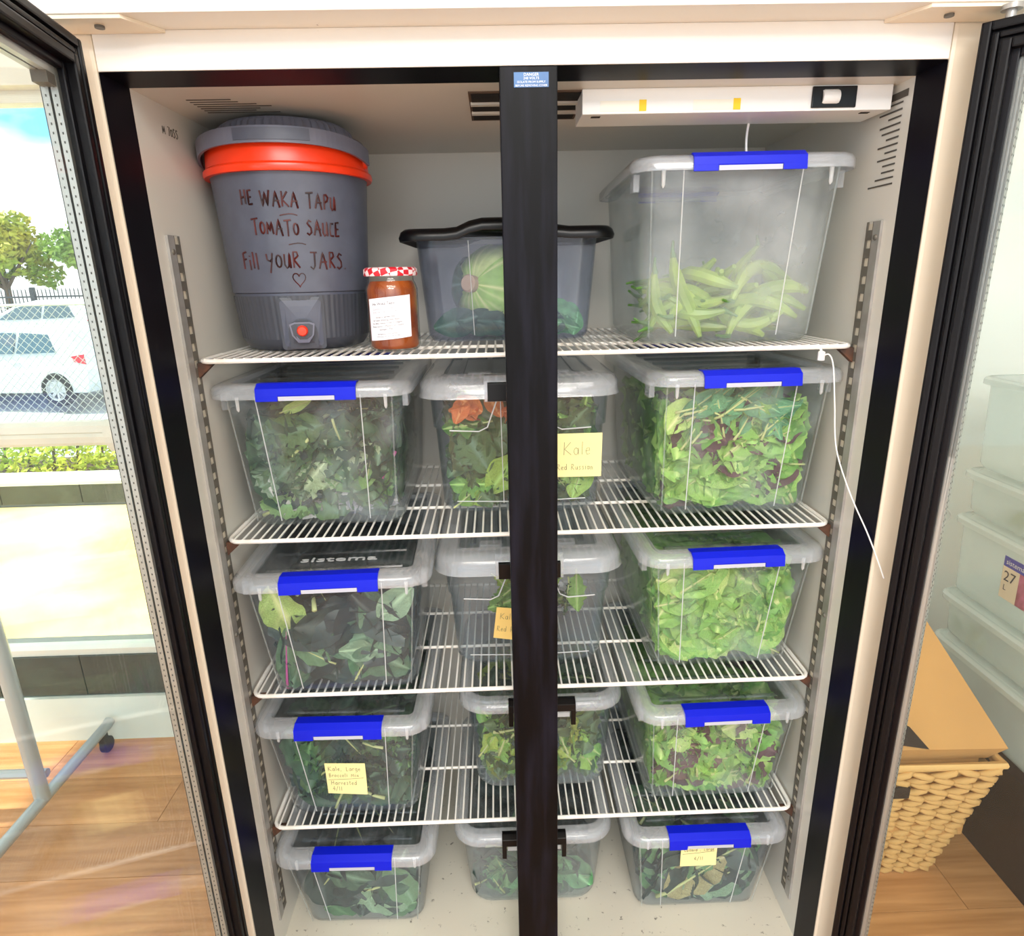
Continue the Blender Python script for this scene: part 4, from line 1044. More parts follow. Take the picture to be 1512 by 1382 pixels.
# --- 3L collards
e, d = BINS['3L']
fill_bin(e, d, 6, [('broad', 'collard_dark', 5), ('broad', 'collard', 1)], .170, .80, 'large collard leaf in the bin jutting over the shelf', 'collard leaves in the jutting bin', 16, core='collard_dark', ncore=60, tilt=.2, depth=.05, topn=3)  # dark heap core stands in for the shadow among the leaves
C1, C2, CP = 'collard', 'chard', 'collard_pale'
arrange('3L', [('broad', 0, C1, .105, .150, .150, .35, None), ('broad', 1, C1, .100, .075, .145, 1.0, None), ('broad', 2, C1, .020, .110, .120, 1.9, None), ('broad', 0, CP, .030, .090, .075, 1.5, None), ('broad', 1, C2, .045, .045, .110, -.5, 'stem_pale'), ('broad', 2, C1, -.060, .085, .075, 1.0, 'stem_pale'), ('broad', 0, CP, .120, .195, .09, -.8, None), ('broad', 1, C1, -.110, .055, .095, -.2, None)],
   'large collard leaf in the bin jutting over the shelf', 'collard leaves in the jutting bin', 6)
me, co = leaf_variant('broad', 1, 'collard_lime')
put_leaf(e, d, me, co, (-.125, -d.lb/2-.02, .19), leaf_rot(random.Random(2), .1, spin=.2), .125, 'lime-green leaf upright at the corner of the collard bin', None, None, name='collard_leaf')
me, co = leaf_variant('long', 1, 'collard')
put_leaf(e, d, me, co, (-.112, -d.lb/2-.006, .085), leaf_rot(random.Random(6), .06, spin=-.22), .12, 'collard leaf with a pink stalk in the corner of the jutting bin', None, 'stem_pink', name='collard_leaf')
# --- 3M nearly empty: a tuft of parsley towards the back
e, d = BINS['3M']
fill_bin(e, d, 0, [('kale', 'mix_green', 4)], .075, .5, 'parsley', 'parsley at the back of the nearly empty bin', 17, ncore=0, topn=0)
q = random.Random(5)
for k in range(26):
    me, co = leaf_variant('kale', k % 4, q.choice(('mix_green', 'kale_green', 'mix_dark')))
    put_leaf(e, d, me, co, (q.gauss(.015, .05), q.uniform(-.05, .08), q.uniform(.02, .17)), leaf_rot(q, .6), .085, 'green parsley sprig loose in the nearly empty bin', 'parsley sprigs in the nearly empty bin', 'stem_pale', name='parsley_sprig', cat='herb')
# --- 4M
e, d = BINS['4M']
fill_bin(e, d, 30, [('oak', 'mix_green', 4), ('lettuce', 'yellow_green', 3), ('oak', 'lettuce_green', 3), ('lettuce', 'kale_blue', .6)], .105, .80, 'loose salad leaf in the bracket-latched bin of yellow-green leaves', 'salad leaves in the bracket-latched bin', 18, core='mix_dark', tilt=.3)
# --- 5L, 5M, 5R
e, d = BINS['5L']
fill_bin(e, d, 6, [('broad', 'collard_dark', 4), ('broad', 'collard', 2)], .130, .78, 'broad leaf in the dark-leaf bin on the refrigerator floor', 'broad leaves in the corner bin on the refrigerator floor', 19, core='collard_dark', ncore=60, tilt=.2)
arrange('5L', [('broad', 0, CP, -.030, .085, .110, 1.75, 'stem_pale'), ('broad', 1, CP, .045, .055, .115, 1.3, None), ('broad', 2, C2, -.045, .035, .110, 1.9, None), ('broad', 0, C1, .100, .110, .120, .4, None), ('broad', 1, C1, -.020, .140, .110, 1.2, None), ('broad', 2, C2, .075, .030, .090, 1.8, None), ('broad', 2, 'collard_dark', -.100, .110, .11, .2, None)],
   'broad leaf in the dark-leaf bin on the refrigerator floor', 'broad leaves in the corner bin on the refrigerator floor', 7)
e, d = BINS['5M']
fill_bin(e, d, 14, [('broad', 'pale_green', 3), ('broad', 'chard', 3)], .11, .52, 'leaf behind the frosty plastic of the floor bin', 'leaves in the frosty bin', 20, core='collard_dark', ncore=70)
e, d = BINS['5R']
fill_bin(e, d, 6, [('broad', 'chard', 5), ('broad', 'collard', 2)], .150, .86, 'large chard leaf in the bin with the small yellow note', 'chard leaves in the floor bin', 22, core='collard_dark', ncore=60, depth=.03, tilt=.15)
arrange('5R', [('broad', 1, C2, .090, .135, .190, -.95, 'stem_pale'), ('broad', 0, CP, .050, .055, .170, -1.1, 'stem_pale'), ('broad', 2, C2, -.060, .110, .150, 1.6, 'stem_pale'), ('broad', 1, C2, -.085, .060, .150, .4, None), ('broad', 0, C1, .100, .060, .110, -.6, None), ('broad', 2, C1, -.115, .150, .12, .2, None)],
   'large chard leaf in the bin with the small yellow note', 'chard leaves in the floor bin', 8)
me, co = leaf_variant('broad', 2, 'chard_brown')
put_leaf(e, d, me, co, (-.005, -d.lb/2-.03, .085), leaf_rot(random.Random(4), .02, spin=-.9), .165, 'olive-brown leaf underside against the front of the chard bin', None, 'stem_pale', name='chard_leaf')

# --- 1R long green peppers
e, d = BINS['1R']
q = random.Random(31)
def pepper(k):
    L = q.uniform(.11, .16); bend = q.uniform(.25, .75)*q.choice((-1, 1)); pts = []; rs = []
    for i in range(9):
        u = i/8; pts.append(((u-.5)*L, bend*L*((u-.5)**2)*2, .05*L*math.sin(4*u+k))); rs.append(.0128*min(1.0, (.35+2.6*u), max(.16, (1.02-u)*3.2)**.6))
    return MB().tube(pts, rs, 8), pts
for k in range(40):
    mb, pts = pepper(k)
    o = mb.build('green_pepper', 'pepper')
    st = MB().tube([Vector(pts[0])+Vector((.004, 0, 0)), Vector(pts[0])+Vector((-.010, .002, .003)), Vector(pts[0])+Vector((-.022, .006, .010))], [.006, .003, .0022], 6).build('stem', 'pepper_stem', o)
    co = np.array([v.co[:] for v in o.data.vertices])
    lay = k/40
    z = .018+.105*lay*q.uniform(.7, 1.1)
    w, l = at(d, z)
    pos = (q.uniform(-.42, .42)*w, -l/2+.02+abs(q.gauss(0, .07)), z)
    R = Euler((q.uniform(0, 6), q.gauss(0, .35), q.uniform(-.7, .7) if q.random() < .7 else q.uniform(0, 6))).to_matrix()
    if k in (3, 11): R = Euler((0, 1.25, .2)).to_matrix(); pos = (-.42*w if k == 3 else -.25*w, -l/2+.018, .07 if k == 3 else .055)
    pts2 = co @ np.array(R).T+np.array(pos); sh = (inside_shift(pts2, d)-pts2)[0]
    o.matrix_world = Matrix.Translation(e.location) @ Matrix.Rotation(e.rotation_euler.z, 4, 'Z') @ Matrix.Translation(Vector(pos)+Vector(sh)) @ R.to_4x4()
    tag(o, 'long green pepper '+('standing on end in the front corner' if k == 3 else 'propped upright against the front' if k == 11 else ('at the bottom of the heap' if z < .05 else ('in the middle of the heap' if z < .09 else 'on top of the heap')))+' in the foggy bin', 'pepper', 'green peppers in the foggy bin')

# --- 1M cabbage, leaves, cucumber slices
e, d = BINS['1M']
leaf_mat('cabbage_out', ['#2f5148', '#3d6452', '#335848'])
leaf_mat('cabbage_in', ['#8fbe52', '#b4d46e', '#cfe08c'], var=.2)
cab = empty('cabbage', e.location+Vector((-.020, -.022, .006)), 0, 'round green cabbage with its cut stem facing out, in the black-lidded bin', 'cabbage')
RC = .084
def cab_leaf(name, mat, axis, th0, th1, ph0, ph1, r, seed):
    qq = random.Random(seed); mb = MB(); n, m = 12, 14; vs = []; vein = []
    for i in range(n+1):
        for j in range(m+1):
            a = th0+(th1-th0)*i/n; b2 = ph0+(ph1-ph0)*j/m
            rr_ = r*(1+.018*math.sin(9*b2+seed)*i/n+.012*math.sin(5*a+3*b2))+.006*(i/n)**3
            vs.append((rr_*math.sin(a)*math.cos(b2), rr_*math.sin(a)*math.sin(b2), rr_*math.cos(a)))
            f = abs(((j/m*5+.25*i/n) % 1)-.5); vein.append(1 if abs(j/m-.5) < .06 else (.5 if f < .09 else 0))
    fs = [(i*(m+1)+j, i*(m+1)+j+1, (i+1)*(m+1)+j+1, (i+1)*(m+1)+j) for i in range(n) for j in range(m)]
    me = bpy.data.meshes.new(name); me.from_pydata(vs, [], fs); me.polygons.foreach_set('use_smooth', [True]*len(fs))
    a_ = me.attributes.new('vein', 'FLOAT', 'POINT'); a_.data.foreach_set('value', vein); me.materials.append(MATS[mat])
    o = link(name, me, None, cab); return o
AX = (Matrix.Translation((0, 0, RC+.008)) @ Vector((-.55, -.8, .12)).to_track_quat('Z', 'Y').to_matrix().to_4x4())
MB().lathe([(0, RC*.97), (.02, RC*.95), (RC*.7, RC*.66), (RC*.95, 0), (RC*.7, -RC*.66), (.02, -RC*.95), (0, -RC*.96)], 28).build('head', 'cabbage_in', cab).matrix_local = AX
for i in range(7): cab_leaf('wrapper_leaf', 'cabbage_in' if i not in (3,) else 'cabbage_out', None, .15, 1.9, i*.9, i*.9+1.5, RC*(1.0+.012*i), i+2).matrix_local = AX
for i, (p0, p1) in enumerate(((2.4, 3.9),)): cab_leaf('outer_leaf', 'cabbage_out', None, .3, 2.1, p0, p1, RC*1.12, 40+i).matrix_local = AX
MB().lathe([(0, RC+.022), (.014, RC+.0215), (.017, RC+.018), (.016, RC-.004), (.02, RC-.02)], 20).build('cut_stem', 'cut_stem', cab).matrix_local = AX
q = random.Random(12)
for k in range(7):
    me, co = leaf_variant('broad', k % 3, 'cabbage_out')
    put_leaf(e, d, me, co, (-.13+.035*k+q.uniform(-.01, .01), -d.lb/2+.006, .028), leaf_rot(q, .25, spin=q.uniform(1.2, 1.9)), .085, 'dark blue-green cabbage leaf lying at the foot of the cabbage', 'loose cabbage leaves under the cabbage', name='cabbage_leaf')
for k in range(7):
    me, co = leaf_variant('broad', k % 3, 'pale_green')
    put_leaf(e, d, me, co, (.07+.012*k, -d.lb/2-.004+.01*(k % 3), .025+.006*(k % 2)), leaf_rot(q, .5), .05, 'small pale green leaf beside the cabbage under the black lid', 'small leaves beside the cabbage', name='small_leaf')
for k, (x, y, z) in enumerate(((.105, .0, .060), (.128, .012, .052), (.085, .03, .056))):
    o = MB().lathe([(0, .004), (.017, .004), (.0195, .003), (.0195, -.003), (.017, -.004), (0, -.004)], 20).build('cucumber_slice', 'pale_green')
    o.matrix_world = Matrix.Translation(e.location+Vector((x, y-d.lb/2+.02, z))) @ Euler((1.0, .5*k, .4)).to_matrix().to_4x4()
    tag(o, 'round pale cucumber slice among the leaves beside the cabbage', 'cucumber', 'cucumber slices beside the cabbage')

# ------------------------------------------------------------------ drink dispenser
dc = Vector((-.423, .285, ZS[0]+.001))
dp = empty('drink_dispenser', dc, 0, 'dark grey insulated drink dispenser with red collar and handwritten lettering', 'drink dispenser')
ZB = .101; ZTOP = .318
def rad(z): return .118+(.137-.118)*max(0, z-.02)/(ZTOP-.02)
def ribmod(a, z): return 1+.0028*(1 if math.cos(a*78) > 0 else -1)
ang0 = math.atan2(CAM.y-dc.y, CAM.x-dc.x)
TAP = -PI/2+.22
MB().lathe([(0, 0), (.095, 0), (.106, .004), (.115, .016), (.1175, .022)], 64).build('foot', 'dispenser_dark', dp)
MB().lathe([(.1175, .022), (rad(ZB-.004)+.0008, ZB-.004)], 312, mod=ribmod).build('ribbed_base', 'dispenser_dark', dp)
MB().lathe([(rad(ZB)-.002, ZB-.006), (rad(ZB)-.002, ZB), (rad(ZB)+.001, ZB+.002), (rad(.2), .2), (rad(.29), .290), (.1375, .300)], 72).build('tub', 'dispenser_grey', dp)
MB().lathe([(.136, .2945), (.1445, .2945), (.1465, .299), (.1455, .305), (.1405, .309), (.139, .339), (.136, .345)], 72).build('collar', 'collar_red', dp)
MB().lathe([(.136, .344), (.1385, .348), (.1385, .352), (.134, .357), (.118, .360), (.113, .360)], 72).build('lid', 'dispenser_lid', dp)
MB().lathe([(.119, .358), (.113, .374), (.105, .380)], 168, mod=lambda a, z: 1+(.016 if math.cos(a*60) > 0 else -.012)).build('ribbed_grip', 'dispenser_lid', dp)
MB().lathe([(.108, .376), (.104, .3815), (.09, .3845), (0, .3860)], 60).build('lid_cap', 'dispenser_lid', dp)
# carrying band folded down round the front
def band(a0, a1, r0, r1, z0, z1, n=40):
    m = MB(); m.lathe([(r0, z0), (r1, z0), (r1, z1), (r0, z1), (r0, z0)], n, a0=a0, a1=a1, smooth=False); return m
hb = MB(); n = 48; vs = []
for k in range(n+1):
    a = PI+.15+(PI-.30)*k/n; t = (k/n-.5)*2; dz = -.018*abs(t)**3
    for (r0, z0) in ((.1465, .334), (.1510, .334), (.1510, .3585), (.1465, .3585)): vs.append((r0*math.cos(a), r0*math.sin(a), z0+dz))
fs = [(i*4+j, i*4+(j+1) % 4, (i+1)*4+(j+1) % 4, (i+1)*4+j) for i in range(n) for j in range(4)]+[(3, 2, 1, 0), (n*4, n*4+1, n*4+2, n*4+3)]
hd_ = hb.add(vs, fs).build('carry_handle', 'dispenser_lid', dp)
band(TAP-.50, TAP+.30, .1505, .1528, .338, .3555).build('grip_pad', 'dispenser_grey', hd_)
for a in (PI+.1, -.1): MB().lathe([(0, .006), (.012, .005), (.014, 0), (0, -.004)], 16).build('pivot_boss', 'collar_red', dp).matrix_local = Matrix.Translation((.139*math.cos(a), .139*math.sin(a), .325)) @ Matrix.Rotation(PI/2, 4, 'Y')
# tap panel, spout shield and button
def on_tub(a, z, off=0): r = (rad(z) if z > .02 else .116)+off; return Vector((r*math.cos(a), r*math.sin(a), z))
def tub_patch(name, mat, poly, off0, off1, parent=dp, step=.006):
    """thin moulded plate that follows the round tub; poly = (arc length, z) outline, star-shaped"""
    cx = sum(p[0] for p in poly)/len(poly); cz = sum(p[1] for p in poly)/len(poly); n = len(poly)
    R = 4; vs = []
    for off in (off0, off1):
        for k in range(R+1):
            f = k/R
            for p in poly:
                s_, z_ = cx+(p[0]-cx)*f, cz+(p[1]-cz)*f; vs.append(on_tub(TAP+s_/.122, z_, off))
    fs = []; m = n*(R+1)
    for k in range(R):
        for i in range(n):
            a, b2, c, d2 = k*n+i, k*n+(i+1) % n, (k+1)*n+(i+1) % n, (k+1)*n+i
            fs.append((m+a, m+b2, m+c, m+d2)); fs.append((d2, c, b2, a))
    for i in range(n): fs.append((R*n+i, R*n+(i+1) % n, m+R*n+(i+1) % n, m+R*n+i))
    return MB().add(vs, fs).build(name, mat, parent)
def rpoly(w, z0, z1, r, n=4): return [(p[0], (z0+z1)/2+p[1]) for p in rr(w, z1-z0, r, 0, n)]
tp = tub_patch('tap_panel', 'dispenser_dark', rpoly(.078, .004, .094, .006), -.002, .0038)
tub_patch('tap_recess', 'dispenser_grey', rpoly(.068, .010, .089, .005), .0022, .0045, tp)
tub_patch('tap_arch', 'dispenser_dark', [(x, z) for x, z in arc(0, .034, .024, .024, 0, 180, 10)]+[(-.024, .006), (.024, .006)], .002, .0085, tp)
shield = [(0.019, .049), (.012, .0525), (-.012, .0525), (-.019, .049), (-.0165, .030), (-.008, .017), (.008, .017), (.0165, .030)]
sh_ = tub_patch('spout_shield', 'dispenser_lid', shield, .006, .018)
tub_patch('shield_face', 'dispenser_dark', [(a*.86, .036+(z-.036)*.86) for a, z in shield], .0165, .0185, sh_)
bt = MB().lathe([(0, .012), (.007, .0115), (.0092, .008), (.0095, 0), (0, 0)], 24).build('tap_button', 'button_red', dp)
bt.matrix_local = Matrix.Translation(on_tub(TAP, .038, .017)) @ Vector((math.cos(TAP), math.sin(TAP), 0)).to_track_quat('Z', 'Y').to_matrix().to_4x4()
# marker lettering wrapped on the tub: (text, size, start arc from tap axis, base z, slope)
mk = MB()
def write(txt, size, s0, z0, slope, wd=.0012):
    st, w = strokes(txt, size, .06, random.Random(len(txt)))
    for pl in st:
        pts = [on_tub(TAP+(s0+x)/.130, z0+y+slope*x, .0006) for x, y in subdiv(pl, .004)]
        if len(pts) == 1: pts.append(pts[0]+Vector((0, 0, .001)))
        mk.tube(pts, wd, 4)
    return w
def write_fit(txt, s0, s1, z0, h, slope, jit=.06):
    st, w = strokes(txt, 1.0, jit, random.Random(len(txt))); k = (s1-s0)/w
    for pl in st:
        p2 = subdiv([(x*k, y*h) for x, y in pl], .004)
        pts = [on_tub(TAP+(s0+x)/.130, z0+y+slope*x, .0006) for x, y in p2]
        mk.tube(pts, .0017, 4)
write_fit('HE WAKA TAPU', -.079, .080, .2450, .0235, -.06)
write_fit('TOMATO SAUCE', -.066, .086, .1985, .0245, -.035)
write_fit('Fill YOUR JARS.', -.098, .098, .1430, .0270, -.01)
for cs, z in ((-.003, .2277), (.006, .1815)):
    mk.tube([on_tub(TAP+(cs+x)/.13, z+y, .0006) for x, y in ((-.013, -.001), (-.006, .0005), (.002, .0015), (.009, .001), (.015, -.001))], .0011, 4)
hp = [(.011*math.sin(t)**3, .0008*(13*math.cos(t)-5*math.cos(2*t)-2*math.cos(3*t)-math.cos(4*t))) for t in [2*PI*k/24 for k in range(25)]]
mk.tube([on_tub(TAP+(.004+x)/.13, .1245+z, .0006) for x, z in hp], .0011, 4)
o = mk.build('marker_lettering', 'marker', dp); o['label'] = 'dark red handwritten lettering and heart'

# ------------------------------------------------------------------ pickle jar
jc = Vector((-.238, .183, ZS[0]+.001))
jr = empty('pickle_jar', jc, 0, 'glass jar of orange-brown pickle with red gingham lid and white label', 'jar')
JR = .0455
MB().lathe([(0, 0), (JR-.006, .0), (JR-.001, .004), (JR, .010), (JR, .104), (JR-.003, .114), (JR-.006, .119), (JR-.006, .128)], 48).build('glass', 'jar_glass', jr)
MB().lathe([(0, .003), (JR-.007, .003), (JR-.003, .008), (JR-.0025, .103), (JR-.006, .113), (JR-.009, .118), (0, .118)], 40).build('pickle', 'pickle', jr)
MB().lathe([(JR-.005, .1265), (JR+.0005, .1265), (JR+.0015, .129), (JR+.0012, .1375), (JR-.002, .1405), (JR-.006, .141), (JR-.008, .140), (0, .140)], 48).build('lid', 'gingham', jr)
JA = -PI/2-.03
def jar_pt(s, z, off): a = JA+s/JR; return Vector(((JR+off)*math.cos(a), (JR+off)*math.sin(a), z))
def jl(s, z): # label is stuck on slightly askew
    return s*math.cos(.09)-(z-.055)*math.sin(-.02), z+s*.085
vs = []; n = 14
for k in range(n+1):
    s = -.040+.080*k/n
    for z in (.021, .092):
        for off in (.0002, .0007): vs.append(jar_pt(*jl(s, z), off))
fs = []
for k in range(n):
    a = k*4; b2 = a+4; fs += [(a+1, b2+1, b2+3, a+3), (a, a+2, b2+2, b2), (a, b2, b2+1, a+1), (a+2, a+3, b2+3, b2+2)]
fs += [(0, 1, 3, 2), (n*4, n*4+2, n*4+3, n*4+1)]
lb_ = MB().add(vs, fs).build('paper_label', 'paper_white', jr)
JT = [('He Waka Tapu', .0066, .0800, -.030, 'ink_dark'), ('Community Gardens', .0050, .0720, -.030, 'ink_pale'), ('CHOW CHOW PICKLE', .0048, .0665, -.030, 'ink_pale'),
      ('Great in sandwiches', .0042, .0585, -.024, 'ink_dark'), ('for salad dressing with mayo', .0042, .0533, -.030, 'ink_dark'), ('On BBQ meats + Fish + Veggies', .0042, .0481, -.032, 'ink_dark'),
      ('Pasta sauces + Platters of Cheese', .0042, .0429, -.032, 'ink_dark'), ('Sausages / Pies', .0042, .0377, -.018, 'ink_dark'), ('Refrigerate once opened', .0036, .0300, -.022, 'ink_dark'), ('Will keep for up to 6 months', .0036, .0257, -.024, 'ink_dark')]
for tx, sz, z0, s0, mt in JT:
    me = text_mesh(tx, sz); mesh_map(me, lambda c: jar_pt(*jl(s0+c.x, z0+c.y), .0010)); link('label_text', me, mt, lb_)

# ------------------------------------------------------------------ sticky notes
def note(binkey, fx, z, w, h, lines, label, mat='paper_note', tilt=0, curl=.004, rules=()):
    e, d = BINS[binkey]; l = at(d, z)[1]; slope = (d.lt-d.lb)/2/d.h
    o = bpy.data.objects.new('sticky_note', None)
    n = 8; vs = []
    M = Matrix.Translation(e.location) @ Matrix.Rotation(e.rotation_euler.z, 4, 'Z') @ Matrix.Translation((fx, -l/2-.0022, z)) @ Matrix.Rotation(math.atan(slope), 4, 'X') @ Matrix.Rotation(tilt, 4, 'Y')
    def pt(x, y, off=0): # x across, y up from the centre of the note; lower edge lifts off a little
        k = max(0, .15-y/h-.0)
        return Vector((x, -off-curl*k*k*(1+x/w), y))
    for i in range(n+1):
        for j in range(n+1):
            x, y = (i/n-.5)*w, (j/n-.5)*h
            vs.append(pt(x, y, 0))
    for i in range(n+1):
        for j in range(n+1):
            x, y = (i/n-.5)*w, (j/n-.5)*h; vs.append(pt(x, y, .0004))
    N = (n+1)**2; fs = []
    for i in range(n):
        for j in range(n):
            a = i*(n+1)+j; fs.append((a, a+1, a+n+2, a+n+1)); fs.append((N+a, N+a+n+1, N+a+n+2, N+a+1))
    for k in range(n):
        for (a, b2) in ((k, k+1), (n*(n+1)+k, n*(n+1)+k+1), (k*(n+1), (k+1)*(n+1)), (k*(n+1)+n, (k+1)*(n+1)+n)): fs.append((a, b2, N+b2, N+a))
    s_ = MB().add(vs, fs).build('sticky_note', mat); s_.matrix_world = M
    tag(s_, label, 'note')
    mb = MB()
    for tx, size, x0, y0 in lines:
        st, ww = strokes(tx, size, .05, random.Random(len(tx)))
        for pl in st:
            p2 = [pt(x0+x, y0+y, .0008) for x, y in subdiv(pl, .004)]
            mb.tube(p2, .00042, 3)
    for (xa, ya, xb, yb) in rules: mb.tube([pt(xa, ya, .0008), pt((xa+xb)/2, (ya+yb)/2-.001, .0008), pt(xb, yb, .0008)], .00042, 3)
    if lines: mb.build('handwriting', 'ink_grey', s_)
    return s_
note('2M', .112, .118, .090, .090, [('Kale', .026, -.030, .002), ('Red Russian', .012, -.042, -.030)], 'pale yellow sticky note reading Kale on the clear bin with orange petals', curl=.002)
note('3M', -.040, .104, .062, .074, [('Kale', .014, -.022, .010), ('Red R', .012, -.026, -.020)], 'orange-yellow torn paper note on the nearly empty bin', mat='paper_note_orange', tilt=.12, curl=.01)
note('4L', -.004, .112, .084, .086, [('Kale, Large', .0120, -.036, .022), ('Broccoli Mix', .0108, -.036, .004), ('Harvested', .0115, -.033, -.018), ('4/11', .012, -.031, -.034)], 'yellow sticky note with four handwritten lines on the dark kale bin', curl=.008, rules=((-.038, -.004, .036, .001),), tilt=.03)
note('5R', -.014, .184, .080, .064, [('Collard , Large', .0090, -.033, .016), ('4/11', .012, -.010, -.014)], 'small yellow sticky note tucked under the blue latch of the chard bin', curl=.004, rules=((-.036, .008, .034, .013),), tilt=-.04)

# embossed maker's word on three lids
for k, sx in (('3L', .05), ('2R', .045), ('3R', .045)):
    e, d = BINS[k]; me = text_mesh('sistema', sx, 'CENTER', .0006)
    lid = [c for c in e.children if c.name.startswith('lid')][0]
    mesh_map(me, lambda c: Vector((c.x, -d.lt/2+.075+c.y*.55, d.h+.0124+c.z))); link('embossed_word', me, 'rib_line' if k == '3L' else 'lid_panel', lid)

# ------------------------------------------------------------------ cables
def cable(name, pts, r, label):
    # smooth the path
    P_ = [Vector(p) for p in pts]; out = []
    for i in range(len(P_)-1):
        p0, p1, p2, p3 = P_[max(i-1, 0)], P_[i], P_[i+1], P_[min(i+2, len(P_)-1)]
        for k in range(6):
            t = k/6; out.append(.5*((2*p1)+(p2-p0)*t+(2*p0-5*p1+4*p2-p3)*t*t+(3*p1-p0-3*p2+p3)*t**3))
    out.append(P_[-1])
    return tag(MB().tube(out, r, 6).build(name, 'cable_white'), label, 'cable')
cable('sensor_wire', [(.372, .17, 1.6555), (.371, .172, 1.635), (.374, .175, 1.605), (.378, .185, 1.5995)], .0020, 'short white wire dropping from the control box to the pepper bin')
o = cable('thermometer_cord', [(.505, .098, 1.278), (.514, .094, 1.282), (.522, .09, 1.262), (.527, .08, 1.20), (.535, .07, 1.12), (.556, .045, 1.045), (.575, .010, .985), (.588, -.012, .94), (.594, -.024, .915)], .0012, 'long thin white cord hanging from the top shelf across the black frame')
MB().lathe([(0, 0), (.006, 0), (.006, .014), (.003, .016), (0, .016)], 10, (.503, .098, 1.272)).build('plug', 'cable_white', o)
MB().tube([(.503, .098, 1.286), (.503, .104, 1.2915)], .002, 6).build('hook', 'cable_white', o)
cable('wall_cord', [(1.385, .962, .72), (1.42, .960, .66), (1.445, .958, .62), (1.40, .960, .56), (1.36, .960, .50), (1.30, .955, ZF+.006)], .0025, 'thin white cord on the pale wall beside the stack of empty bins')

# ------------------------------------------------------------------ stack of empty bins on a black bench
SX, SYF = 1.25, .70     # left face and far end of the stack
bench = empty('black_bench', (SX+.24, .35, ZF), 0, 'low black bench under the stack of empty clear bins', 'bench')
MB().box(-.245, .30, -.42, .37, .27, .31).build('top', 'bench_black', bench)
MB().box(-.235, .29, -.41, .36, .0, .27).build('shadow_block', 'bench_black', bench)  # solid black box stands in for the shadow under the bench top
def store_bin(z, h, label, top_open, lbl, green=False, dx=0):
    e = empty('empty_bin', (SX+.185+dx, SYF-.24, z), 0, label, 'storage bin', 'empty clear bins stacked on the black bench')
    d = dims(.33, .345+.0, .44, .455, h)
    b = body(e, d, 'store_bin', R=.03)
    W, Lg = .378, .488
    rings = [rr(W-2*i, Lg-2*i, .045, zz) for i, zz in ((0, h-.016), (.0, h-.002), (.006, h+.003), (.022, h+.003))]
    under = [rr(W-2*i, Lg-2*i, .045, zz) for i, zz in ((.022, h+.0005), (.007, h+.0005), (.002, h-.003), (.002, h-.016))]
    MB().loft(rings+under+[rings[0]], cap0=False, cap1=False).build('rim', 'store_lid', e)
    if top_open:
        MB().loft([rr(W-.048, Lg-.048, .03, h-.001), rr(W-.048, Lg-.048, .03, h+.002)]).build('lid_panel', 'store_lid', e)
    if lbl:
        y0 = -.02; x = -.1675-.003
        def plate(nm, mat, ya, yb, za, zb, off=0): 
            kx = lambda zz: -at(d, zz)[0]/2-.0012-off
            return MB().add([(kx(za), ya, za), (kx(za), yb, za), (kx(zb), yb, zb), (kx(zb), ya, zb), (kx(za)+.0008, ya, za), (kx(za)+.0008, yb, za), (kx(zb)+.0008, yb, zb), (kx(zb)+.0008, ya, zb)], [(0, 1, 2, 3), (7, 6, 5, 4), (0, 4, 5, 1), (1, 5, 6, 2), (2, 6, 7, 3), (3, 7, 4, 0)]).build(nm, mat, e)
        cl = lbl
        za, zb = h*.28, h*.80; L0 = .115
        pb = plate('label_card', 'label_cream', cl-.055, cl, za, zb-.028)
        hb_ = plate('label_header', 'label_navy', cl-.115, cl, zb-.028, zb)
        plate('label_photo', 'photo_print', cl-.115, cl-.055, za, zb-.028)
        for tx, sz, yy, zz, mt in (('sistema', .020, cl-.008, zb-.020, 'sign_text'), ('27', .040, cl-.006, zb-.066, 'ink_dark'), ('L', .022, cl-.010, zb-.092, 'ink_dark')):
            me = text_mesh(tx, sz); mesh_map(me, lambda c: Vector((-at(d, zz+c.y)[0]/2-.0022, yy-c.x, zz+c.y))); link('label_text', me, mt, e)
    return e, d
zb0 = ZF+.312
HS = [(.36, .20-.03), ]
store = [(zb0, .195, 'empty clear bin lowest in the stack on the black bench', None, False),
         (zb0+.155, .18, 'empty clear bin second from the bottom of the stack, bits of green inside', None, True),
         (zb0+.155+.13, .25, 'empty clear bin with the full 27 litre label, middle of the stack', .02, False)]
zz = .162
store = []
zs_list = [.165, .375, .515, .755, .890]; hs_list = [.195, .125, .225, .120, .245]
LBL = ['empty clear bin lowest in the stack on the black bench', 'shallow clear bin with bits of green, second from the bottom of the stack',
       'clear bin with a whole 27 litre label and photo, middle of the stack', 'shallow clear bin smeared with green, second from the top of the stack', 'clear bin with a blue clip on its lid, topmost in the stack']
STO = []
for i in range(5):
    STO.append(store_bin(zs_list[i], hs_list[i], LBL[i], True, (.045 if i == 2 else (-.045 if i == 4 else None))))
e, d = STO[4]
MB().box(-.175, -.145, -.12, .02, d.h+.003, d.h+.012).build('latch', 'blue_latch', e, bevel=.002)
for i in (0, 2):
    e, d = STO[i]; MB().box(-.155, .155, -.20, .18, d.h-.006, d.h-.0015).build('folded_latch', 'blue_latch', e) if False else None
